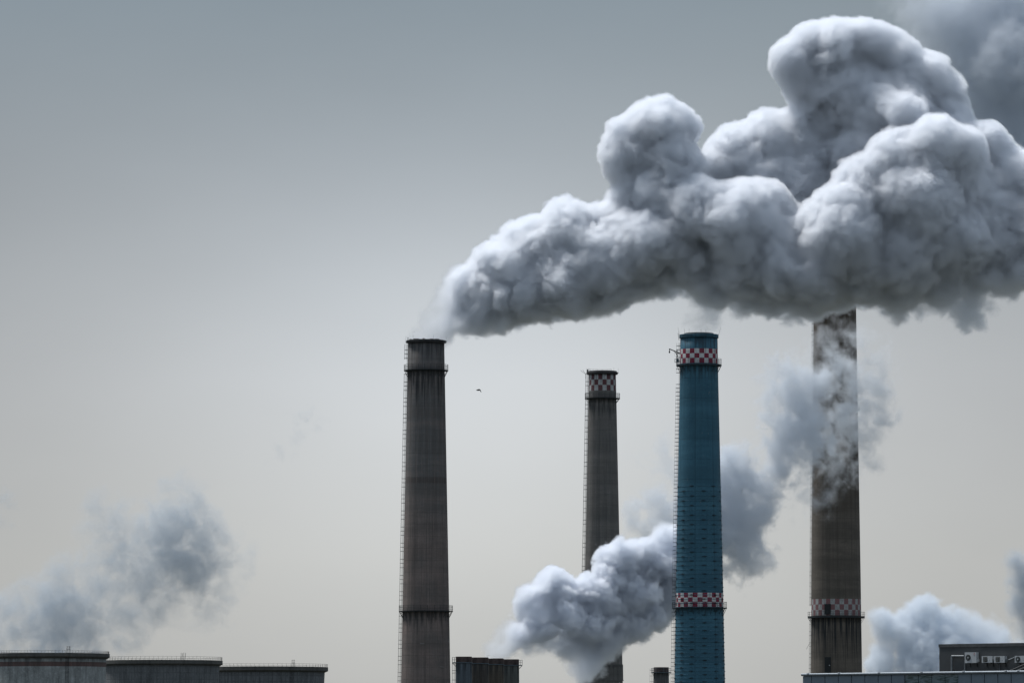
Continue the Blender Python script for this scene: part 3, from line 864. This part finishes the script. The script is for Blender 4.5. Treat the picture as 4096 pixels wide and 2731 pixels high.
def steam(name, label, Y, puffs, mat, voxel, bump=1.0, edge=.8, kids=6, slant=0.0, u_ref=0, seed=1, wisp=1.0, coarse=1.5, calm=None, shrink=1.0, flat=1.0, cap=None, wscale=1.0):
    """puffs: (x, y, r, dz, soft[, dens]) in 1/2352-of-the-width picture units; dz = depth offset in the same units"""
    rnd = random.Random(seed); U = 4096 / 2352; S = []
    for p in puffs:
        x, y, r, dzz, soft = p[:5]; dn = p[5] if len(p) > 5 else 1.0
        YY = Y + slant * (x - u_ref)
        un = U * K * YY
        c = W(x * U, y * U, YY + dzz * un); S.append((c.x, c.y, c.z, r * un * shrink, soft, dn))
        for _ in range(kids):
            th = rnd.uniform(0, 2 * PI); ph_ = math.acos(rnd.uniform(-.75, 1)); rr = r * rnd.uniform(.20, .40) * un; q = r * un - rr * rnd.uniform(.85, 1.15)
            S.append((c.x + q * math.sin(ph_) * math.cos(th), c.y + flat * q * math.sin(ph_) * math.sin(th), c.z + q * math.cos(ph_), rr, soft, dn))
    S = np.array(S); pad = 3.0 * coarse + 1.5 * edge + 2.5 * bump
    rv = S[:, 3:4] * np.array([[1, flat, 1]]); pv = pad * np.array([1, max(flat, .5), 1])
    lo = (S[:, :3] - rv).min(0) - pv; hi = (S[:, :3] + rv).max(0) + pv
    n = np.ceil((hi - lo) / coarse).astype(int) + 1
    ax = [lo[i] + coarse * np.arange(n[i]) for i in range(3)]
    kk = 1.6 / coarse
    acc = np.full(n, 1e-9, np.float64); soft = np.zeros(n); dens = np.zeros(n); ampl = np.zeros(n)
    for (x, y, z, r, sf, dn) in S:
        R = r + pad + 2
        ix = [slice(max(0, int((c_ - R - lo[i]) / coarse)), min(n[i], int((c_ + R - lo[i]) / coarse) + 2)) for i, c_ in enumerate((x, y, z))]
        X, Yg, Z = np.meshgrid(ax[0][ix[0]] - x, (ax[1][ix[1]] - y) / flat, ax[2][ix[2]] - z, indexing='ij', sparse=True)
        sd = np.sqrt(X * X + Yg * Yg + Z * Z) - r
        e = np.exp(np.clip(-kk * sd, -30, 30))
        acc[tuple(ix)] += e; soft[tuple(ix)] += e * sf; dens[tuple(ix)] += e * dn; ampl[tuple(ix)] += e * min(1.0, r / 4.0) * (1.0 if calm is None else float(np.interp(x, calm[0], calm[1])))
    sdf = -np.log(acc) / kk
    sdf = np.minimum(sdf, pad * 2)
    if cap: sdf = np.maximum(sdf, -cap)
    data = np.stack([sdf, soft / acc, ampl / acc, dens / acc], -1).reshape(-1, 4).astype(np.float32)
    N = data.shape[0]
    me = bpy.data.meshes.new(name); me.vertices.add(N)
    gx = np.stack(np.meshgrid(*ax, indexing='ij'), -1).reshape(-1, 3).astype(np.float32)
    me.vertices.foreach_set('co', gx.ravel())
    at = me.attributes.new('field', 'FLOAT_COLOR', 'POINT'); at.data.foreach_set('color', data.ravel())
    me.materials.append(mat)
    ob = bpy.data.objects.new(name, me); COL.objects.link(ob)
    tag(ob, label, 'smoke', kind='stuff')
    # geometry nodes: turn the field into a fog grid
    ng = bpy.data.node_groups.new('fog_' + name, 'GeometryNodeTree')
    ng.interface.new_socket('Geometry', in_out='INPUT', socket_type='NodeSocketGeometry')
    ng.interface.new_socket('Geometry', in_out='OUTPUT', socket_type='NodeSocketGeometry')
    t = NT(ng); gi = t.node('NodeGroupInput'); go = t.node('NodeGroupOutput')
    P = t.node('GeometryNodeInputPosition').outputs[0]
    G = t.vm('SCALE', t.vm('SUBTRACT', P, tuple(float(q) for q in lo)), scale=1.0 / coarse)
    F = t.vm('FLOOR', G); Fr = t.xyz(t.vm('SUBTRACT', G, F)); F = t.xyz(F)
    na = t.node('GeometryNodeInputNamedAttribute', data_type='FLOAT_COLOR'); na.inputs[0].default_value = 'field'

    def cl(v, lim): return t.m('MINIMUM', t.m('MAXIMUM', v, 0.0), float(lim))
    idx = [[cl(F[i], n[i] - 1), cl(t.m('ADD', F[i], 1.0), n[i] - 1)] for i in range(3)]
    xi = [t.m('MULTIPLY', q, float(n[1] * n[2])) for q in idx[0]]; yi = [t.m('MULTIPLY', q, float(n[2])) for q in idx[1]]

    def samp(i, j, k_):
        # exact integer maths: indices pass 2^24 only on grids far larger than these
        ii = t.m('ADD', t.m('ADD', xi[i], yi[j]), idx[2][k_])
        s_ = t.node('GeometryNodeSampleIndex', data_type='FLOAT_COLOR', domain='POINT')
        t.l.new(gi.outputs[0], s_.inputs[0]); t.l.new(na.outputs[0], s_.inputs[1]); t.l.new(t.m('ADD', ii, .1), s_.inputs['Index'])
        return s_.outputs[0]

    def lerp(f, a_, b_):
        q = t.node('ShaderNodeMix', data_type='RGBA', clamp_factor=True); q.clamp_result = False
        t.put(q.inputs[0], f); t.l.new(a_, q.inputs[6]); t.l.new(b_, q.inputs[7]); return q.outputs[2]
    pl_ = []
    for i in range(2):
        row = [lerp(Fr[2], samp(i, j, 0), samp(i, j, 1)) for j in range(2)]
        pl_.append(lerp(Fr[1], row[0], row[1]))
    fld = lerp(Fr[0], pl_[0], pl_[1])
    sep = t.node('FunctionNodeSeparateColor'); t.l.new(fld, sep.inputs[0])
    sdf_, sf_, am_, dn_ = sep.outputs[0], sep.outputs[1], sep.outputs[2], sep.outputs[3]
    off = t.vm('ADD', P, (seed * 37.1, seed * 11.7, seed * 5.3))
    wn = t.node('ShaderNodeTexNoise'); t.put(wn.inputs['Vector'], off); wn.inputs['Scale'].default_value = .11 / wscale; wn.inputs['Detail'].default_value = 5
    warp = t.vm('SCALE', t.vm('SUBTRACT', wn.outputs[1], (.5, .5, .5)), scale=9.5 * wscale)
    Q = t.vm('ADD', off, warp)

    def vor(cell):
        v_ = t.node('ShaderNodeTexVoronoi', feature='F1', voronoi_dimensions='3D'); t.put(v_.inputs['Vector'], Q); v_.inputs['Scale'].default_value = 1 / cell
        return t.m('SUBTRACT', .32, t.m('MULTIPLY', v_.outputs['Distance'], v_.outputs['Distance']))
    b1 = t.m('MULTIPLY', vor(12.0 * wscale), 4.2 * bump); b2 = t.m('MULTIPLY', vor(4.6 * wscale), 2.5 * bump); b3 = t.m('ADD', t.m('MULTIPLY', vor(2.1 * wscale), 1.75 * bump), t.m('MULTIPLY', vor(.95 * wscale), .6 * bump))
    bb = t.m('MULTIPLY', t.m('ADD', t.m('ADD', b1, b2), b3), am_)
    nn = t.node('ShaderNodeTexNoise'); t.put(nn.inputs['Vector'], Q); nn.inputs['Scale'].default_value = .20 / wscale; nn.inputs['Detail'].default_value = 7; nn.inputs['Roughness'].default_value = .66
    nz = t.m('MULTIPLY', t.m('SUBTRACT', nn.outputs[0], .5), t.m('MULTIPLY', t.m('ADD', .12, sf_), 14.0 * wisp))
    n2 = t.node('ShaderNodeTexNoise'); t.put(n2.inputs['Vector'], Q); n2.inputs['Scale'].default_value = .75 / wscale; n2.inputs['Detail'].default_value = 5; n2.inputs['Roughness'].default_value = .6
    nz = t.m('ADD', nz, t.m('MULTIPLY', t.m('SUBTRACT', n2.outputs[0], .5), t.m('MULTIPLY', t.m('ADD', .17, sf_), 4.5 * wisp)))
    nz = t.m('MULTIPLY', nz, t.m('MAXIMUM', am_, .5))
    tot = t.m('SUBTRACT', t.m('SUBTRACT', sdf_, t.m('MULTIPLY', bb, t.m('SUBTRACT', 1.0, t.m('MULTIPLY', sf_, .6)))), nz)
    ed = t.m('ADD', edge, t.m('MULTIPLY', sf_, 3.0 * edge))
    de = t.m('DIVIDE', t.m('MULTIPLY', tot, -1.0), ed, clamp=True)
    de = t.m('MULTIPLY', t.m('POWER', de, 1.3), dn_)
    vc = t.node('GeometryNodeVolumeCube'); t.put(vc.inputs['Density'], de)
    vlo = lo + coarse; vhi = hi - coarse
    vc.inputs['Min'].default_value = tuple(float(q) for q in vlo); vc.inputs['Max'].default_value = tuple(float(q) for q in vhi)
    for nm, i in (('Resolution X', 0), ('Resolution Y', 1), ('Resolution Z', 2)): vc.inputs[nm].default_value = max(8, int((vhi[i] - vlo[i]) / voxel))
    sm = t.node('GeometryNodeSetMaterial'); sm.inputs['Material'].default_value = mat
    t.l.new(vc.outputs[0], sm.inputs[0]); t.l.new(sm.outputs[0], go.inputs[0])
    md = ob.modifiers.new('fog', 'NODES'); md.node_group = ng
    print('STEAM', name, 'coarse', n, 'fine', [int((vhi[i] - vlo[i]) / voxel) for i in range(3)])
    return ob


A = [
 (956, 784, 20, 0, .3, .10), (980, 784, 22, 0, .3, .16), (1004, 780, 22, 0, .25, .3), (968, 768, 20, 10, .35, .12), (990, 758, 22, 0, .35, .18), (1012, 758, 24, 0, .25, .4), (985, 738, 18, 0, .5, .10), (1005, 728, 24, 0, .4, .22), (1018, 700, 26, 10, .4, .3), (1030, 670, 24, 10, .5, .3), (1038, 640, 22, 10, .6, .25), (1018, 752, 20, 0, .6, .4), (1040, 742, 30, 0, .3, .8),
 (1072, 672, 56, 0, .1), (1108, 702, 56, -10, .05), (1060, 635, 26, 20, .5, .6), (1065, 720, 42, 0, .15),
 (1160, 620, 80, 0, 0), (1185, 668, 74, -20, 0), (1190, 535, 44, 10, 0), (1240, 560, 80, 10, 0), (1290, 545, 88, 0, 0), (1300, 640, 88, -30, 0),
 (1390, 608, 98, -30, 0), (1380, 555, 86, 10, 0), (1480, 570, 105, -20, 0), (1450, 480, 60, 0, 0),
 (1510, 455, 82, -10, 0), (1436, 360, 60, 0, 0), (1428, 318, 44, 0, 0), (1478, 300, 56, 10, 0), (1520, 285, 68, 0, 0), (1564, 300, 46, 10, 0), (1540, 375, 76, 0, 0), (1480, 400, 60, 10, 0),
 (1585, 585, 80, -30, 0), (1600, 490, 84, -50, 0), (1690, 365, 74, 90, 0), (1650, 395, 60, 80, 0), (1760, 330, 76, 110, 0), (1835, 325, 72, 120, 0), (1885, 350, 68, 120, 0),
 (1690, 520, 106, -60, 0), (1700, 600, 90, -40, 0), (1790, 600, 100, -50, 0), (1760, 470, 56, -40, 0), (1810, 430, 110, 120, 0), (1880, 610, 98, -60, 0), (1940, 530, 112, -80, 0), (1770, 560, 110, 20, 0),
 (1822, 135, 56, 90, 0), (1900, 215, 60, 100, 0), (1862, 262, 50, 100, 0), (1905, 285, 55, 100, 0), (1845, 185, 48, 90, 0), (2265, 340, 60, 40, 0), (2320, 430, 90, 50, .1), (2400, 440, 100, 60, .1), (1740, 420, 70, 80, 0), (1855, 100, 54, 100, 0), (1925, 120, 74, 90, 0), (1995, 105, 62, 100, 0), (2060, 145, 70, 100, 0), (2125, 172, 66, 110, 0), (2155, 225, 72, 110, 0),
 (1960, 220, 105, 110, 0), (2050, 270, 112, 90, 0), (2150, 310, 90, 90, 0), (2000, 360, 112, 100, 0), (2080, 262, 54, -10, 0), (1985, 435, 82, -50, 0), (2060, 380, 84, -70, 0), (2150, 350, 82, -80, 0), (2210, 352, 62, -70, 0),
 (2200, 430, 88, -30, 0), (2255, 470, 80, 0, 0), (2100, 470, 120, -70, 0),
 (1980, 590, 104, -50, 0), (2080, 575, 114, -50, 0), (2180, 560, 110, -30, 0), (2280, 555, 92, 0, .1), (2360, 530, 106, 20, .15), (2450, 500, 120, 20, .2),
]
# ragged lower edge
fr = random.Random(4)
edge_pts = [(1060, 758), (1100, 768), (1180, 742), (1250, 730), (1330, 724), (1430, 704), (1500, 676), (1560, 660), (1605, 655), (1630, 690), (1660, 715), (1760, 706), (1830, 716), (1900, 704), (1990, 690), (2060, 706), (2120, 684), (2180, 676), (2230, 668), (2290, 650), (2360, 640), (2430, 620)]
for (xa, ya), (xb, yb) in zip(edge_pts, edge_pts[1:]):
    nn_ = max(2, int((xb - xa) / 22))
    for q in range(nn_):
        f_ = q / nn_; sz = 11 + 15 * min(1, (xa - 1000) / 900)
        A.append((xa + (xb - xa) * f_ + fr.uniform(-6, 6), ya + (yb - ya) * f_ - sz * .55 + fr.uniform(-8, 8), sz * fr.uniform(.8, 1.5), fr.uniform(-60, 30), .62, 1.0))
A += [(2225, 705, 34, 0, .7, .6), (2215, 740, 26, 0, .8, .55), (2250, 738, 20, 0, .8, .5), (2330, 660, 30, 0, .7, .7), (2060, 722, 22, 0, .8, .5), (2112, 715, 18, 0, .9, .5), (2160, 702, 26, 0, .8, .5), (2192, 722, 16, 0, .9, .4), (2275, 700, 18, 0, .9, .4), (2380, 650, 30, 0, .8, .6), (2235, 665, 30, 0, .9, .6), (2295, 655, 34, 0, .9, .6), (2060, 715, 22, 0, 1, .6), (2140, 690, 22, 0, 1, .6),
      (1600, 680, 16, 0, 1, .3), (1625, 700, 18, 0, 1, .35), (1640, 728, 22, 0, .8, .3), (1612, 738, 20, 0, .8, .12), (1590, 750, 16, 0, .8, .08), (1640, 750, 12, 0, .8, .12), (1690, 712, 18, 0, 1, .4), (1820, 722, 18, 0, 1, .5)]
steam('smoke', 'thick billowing white grey smoke drifting from the brown chimney across the sky', 1200, A, steam_mat('dense_steam', 2.2, (.966, .975, .988), .70), .29, bump=1.0, edge=.6, shrink=1.03, kids=12, seed=3, coarse=.9, wisp=1.25, calm=([-40, 35], [1.0, .52]))
B = [(2060, -10, 60, 0, .9, .35), (2120, 10, 80, 0, .9, .6), (2150, 110, 70, 0, .8, .6), (2240, 130, 100, 0, .5), (2190, 60, 110, 0, .7), (2290, 30, 130, 20, .6), (2390, 90, 130, 0, .5), (2330, 150, 100, -60, .3), (2280, 230, 120, 20, .5), (2370, 330, 130, 10, .5), (2270, 330, 90, 0, .5), (2430, 450, 140, 10, .5), (2330, 440, 90, -20, .4), (2200, 160, 70, 0, .7)]
steam('smoke', 'soft dark smoke behind the billowing plume in the upper corner of the sky', 1420, B, steam_mat('soft_steam', .30, (.78, .815, .855)), .8, bump=1.2, edge=1.5, kids=8, seed=5, coarse=2.0, flat=.6, cap=6.0, wisp=1.3)
C = [(1150, 1495, 12, 0, .9, .3), (1165, 1480, 16, 0, .7, .5), (1190, 1455, 30, 0, .15), (1215, 1385, 34, 0, 0), (1235, 1430, 45, 0, 0), (1275, 1380, 52, 0, 0), (1265, 1350, 34, 0, 0), (1330, 1370, 50, 10, 0), (1268, 1340, 30, 5, 0), (1425, 1275, 30, 0, .1), (1480, 1262, 34, 10, .2), (1530, 1245, 40, 20, .4, .7), (1545, 1340, 50, 20, .3), (1300, 1420, 48, -10, 0), (1345, 1440, 45, -10, 0),
     (1390, 1400, 60, 0, 0), (1410, 1330, 50, 10, 0), (1400, 1300, 36, 0, 0), (1455, 1370, 60, 10, 0), (1440, 1290, 40, 10, 0), (1500, 1310, 55, 20, .1), (1490, 1390, 55, 10, .1), (1550, 1300, 60, 30, .2), (1530, 1370, 40, 10, .4),
     (1380, 1465, 35, 0, .1), (1360, 1500, 26, 0, .2), (1140, 1500, 8, 0, 1, .25), (1152, 1478, 9, 0, 1, .2), (1160, 1455, 10, 0, 1, .25), (1175, 1440, 14, 0, .9, .4), (1180, 1490, 12, 0, .9, .5), (1215, 1490, 14, 0, .8, .5), (1250, 1478, 16, 0, .8, .6), (1300, 1490, 18, 0, .8, .6), (1330, 1540, 12, 0, 1, .3), (1350, 1535, 18, -10, .5, .6), (1320, 1515, 10, 0, .9, .3), (1400, 1450, 40, 0, .1), (1450, 1430, 40, 0, .2), (1410, 1480, 16, -30, .7, .6), (1345, 1495, 20, 0, .4)]
cpts = [(1132, 1508), (1150, 1496), (1185, 1490), (1235, 1480), (1280, 1490), (1310, 1510), (1335, 1540), (1352, 1556), (1372, 1520), (1400, 1488), (1440, 1468), (1480, 1445), (1520, 1430), (1548, 1395)]
for (xa, ya), (xb, yb) in zip(cpts, cpts[1:]):
    for q in range(2):
        f_ = q / 2; C.append((xa + (xb - xa) * f_ + fr.uniform(-4, 4), ya + (yb - ya) * f_ - 7 + fr.uniform(-4, 4), 13 * fr.uniform(.8, 1.3), fr.uniform(-15, 15), .55, .3 if xa < 1200 else .8))
for (x_, y_) in ((1128, 1512), (1135, 1495), (1142, 1478), (1150, 1460), (1165, 1445), (1155, 1500), (1185, 1410), (1195, 1370), (1238, 1335)): C.append((x_, y_, 12, 0, .5, .12))
steam('smoke', 'low white smoke puffing up between the short stacks and the blue chimney', 1235, C, steam_mat('low_steam', 2.1, (.945, .958, .978), .6), .27, bump=1.15, edge=.6, shrink=1.03, kids=9, seed=8, wisp=1.15, coarse=.9, wscale=.7, slant=.05, u_ref=1150)
D2 = [(1510, 1190, 34, 0, .9, .35), (1490, 1215, 26, 0, 1, .3), (1540, 1130, 40, 0, .9, .3), (1530, 1010, 26, 0, 1, .2), (1560, 1240, 55, 0, .5, .8), (1620, 1200, 80, 0, .5, .9), (1680, 1100, 62, 0, .5, .9), (1700, 1040, 34, 0, .7, .6), (1700, 1180, 62, 0, .45, .9), (1690, 1250, 55, 0, .45, .9), (1730, 1265, 38, 0, .5, .8), (1670, 1310, 18, 0, 1, .4),
      (1730, 1170, 40, 10, .5, 1), (1748, 1135, 36, 10, .45, 1), (1766, 1105, 34, 10, .45, 1), (1785, 1075, 36, 10, .45, 1), (1805, 1045, 40, 10, .5, .9), (1830, 1010, 60, 10, .7, .8), (1850, 960, 50, 0, .7, .8), (1845, 900, 56, 0, .8, .7), (1790, 880, 40, 0, 1, .6), (1775, 950, 34, 0, 1, .5), (1850, 1140, 30, 0, 1, .3), (1840, 1050, 40, 0, .9, .5), (1500, 1200, 50, 0, .8, .5), (1540, 1180, 50, 0, .7, .6), (1755, 1285, 26, 0, .8, .7), (1660, 1290, 40, 0, .7, .8), (1520, 1060, 34, 0, 1, .3)]
steam('smoke', 'thin grey smoke drifting behind the blue chimney', 1420, D2, steam_mat('thin_steam', .52, (.77, .805, .845)), .45, bump=.6, edge=.9, kids=5, seed=11, shrink=1.3, wisp=2.1, flat=.55, cap=2.8, coarse=1.2)
D3 = [(1905, 770, 34, 0, 1, .25), (1945, 860, 60, 0, .8, .7), (1960, 960, 60, 0, .8, .7), (1900, 900, 40, 0, .9, .5), (1900, 1000, 46, 0, .8, .6), (1920, 1060, 44, 0, .9, .5), (1890, 1080, 30, 0, 1, .5), (1985, 1000, 30, 0, 1, .5), (1990, 900, 50, 0, .8, .6), (1985, 950, 50, 0, .8, .6), (1850, 980, 50, 0, .8, .6), (1860, 900, 44, 0, .8, .5), (1800, 900, 44, 0, .9, .5), (1800, 970, 40, 0, .9, .4), (2015, 850, 40, 0, 1, .5), (2010, 940, 40, 0, 1, .5), (1850, 850, 36, 0, 1, .4), (1990, 1040, 36, 0, 1, .5), (1990, 780, 30, 0, 1, .25), (1935, 830, 44, 0, .9, .4), (1960, 1060, 36, 0, .9, .5),  (1990, 850, 30, 0, 1, .5), (1910, 1140, 20, 0, 1, .4), (1905, 1180, 10, 0, 1, .4), (1940, 740, 26, 0, 1, .2), (1985, 800, 28, 0, 1, .3)]
steam('smoke', 'ragged patches of thin smoke in front of the widest brown chimney', 1560, D3, steam_mat('ragged_steam', .62, (.80, .825, .85)), .45, bump=.6, edge=1.3, kids=5, seed=13, shrink=1.4, wisp=1.7, flat=.45, cap=2.4, coarse=1.2)
L = [(230, 1190, 40, 0, .8, .6), (215, 1230, 30, 0, .9, .4), (300, 1240, 46, 0, .8, .8), (420, 1150, 34, 0, .8, .7), (400, 1220, 66, 0, .6), (460, 1260, 60, 0, .6), (340, 1290, 60, 0, .7, .8), (500, 1330, 46, 0, .9, .5), (250, 1320, 50, 0, .9, .5), (150, 1290, 34, 0, .9, .5),
     (190, 1370, 60, 0, .7, .8), (260, 1390, 60, 0, .8, .6), (110, 1380, 60, 0, .8, .7), (60, 1440, 70, 0, .7, .8), (160, 1450, 70, 0, .6, .9), (240, 1460, 46, 0, .9, .5), (-20, 1440, 70, 0, .7, .7), (20, 1520, 80, 0, .5), (130, 1520, 80, 0, .5), (430, 1300, 75, 0, .5), (400, 1260, 80, 0, .5), (240, 1180, 50, 0, .7, .9), (415, 1150, 50, 0, .7, .8), (480, 1390, 44, 0, .8, .7), (540, 1300, 36, 0, .9, .6), (330, 1260, 70, 0, .7, .9), (250, 1300, 70, 0, .7, .8), (340, 1340, 80, 0, .7, .8), (220, 1360, 70, 0, .7, .9), (430, 1180, 40, 0, .7, .8), (500, 1270, 50, 0, .7, .8), (150, 1400, 80, 0, .5), (100, 1440, 80, 0, .6), (470, 1220, 40, 0, .7), (320, 1340, 60, 0, .7, .6), (270, 1420, 70, 0, .7, .7), (400, 1380, 50, 0, 1, .35), (450, 1420, 30, 0, 1, .35), (540, 1290, 24, 0, 1, .3), (530, 1240, 24, 0, 1, .3), (580, 1260, 16, 0, 1, .2)]
steam('smoke', 'faint blue grey smoke hanging in the sky above the cooling towers', 2420, L, steam_mat('faint_steam', .24, (.66, .71, .755)), .8, bump=1.2, edge=2.4, kids=6, shrink=1.4, seed=17, coarse=2.4, wisp=1.75, wscale=1.5, flat=.35, cap=3.6)
L2 = [(700, 965, 26, 0, 1, .6), (730, 975, 20, 0, 1, .5), (650, 1035, 20, 0, 1, .5), (670, 1010, 18, 0, 1, .4), (630, 1055, 14, 0, 1, .4), (5, 1150, 34, 0, 1, .5), (0, 1190, 26, 0, 1, .5)]
steam('smoke', 'last thin shreds of smoke high above the cooling towers', 2500, L2, steam_mat('shred_steam', .28, (.62, .67, .715)), 1.0, bump=1.0, edge=1.5, kids=3, seed=29, coarse=2.4, wisp=1.9, wscale=1.2, flat=.3, cap=2.5, shrink=1.3)
R_ = [(2022, 1418, 20, 0, .4), (2038, 1438, 22, 0, .3), (2060, 1428, 36, 0, .2), (2130, 1405, 28, 0, .2), (2120, 1420, 40, 0, .2), (2165, 1440, 44, 0, .2), (2118, 1468, 46, 0, .3), (2185, 1490, 58, 0, .3), (2090, 1505, 36, 0, .3), (2240, 1450, 45, 0, .6, .6), (2280, 1480, 46, 0, .6, .6), (2016, 1518, 24, 0, .2), (2030, 1545, 34, 0, .2), (2105, 1545, 48, 0, .3), (2160, 1550, 80, 0, .3), (2250, 1540, 80, 0, .5, .7), (2340, 1520, 50, 0, .8, .5)]
steam('smoke', 'low rounded smoke bank rising behind the rooftop room', 1850, R_, steam_mat('bank_steam', .36, (.79, .83, .87)), .55, bump=1.5, wscale=.85, edge=.8, kids=8, shrink=1.08, seed=19, coarse=2.0, wisp=.8)
R2 = [(2330, 1290, 30, 0, .6), (2365, 1330, 46, 0, .5), (2360, 1400, 46, 0, .6, .8), (2390, 1470, 50, 0, .7, .6)]
steam('smoke', 'small drift of smoke entering at the edge of the frame above the smoke bank', 2000, R2, steam_mat('edge_steam', .6, (.62, .67, .72)), .9, bump=1.0, edge=1.8, kids=5, shrink=1.15, seed=23, coarse=2.0, flat=.5, cap=4, wisp=1.4)
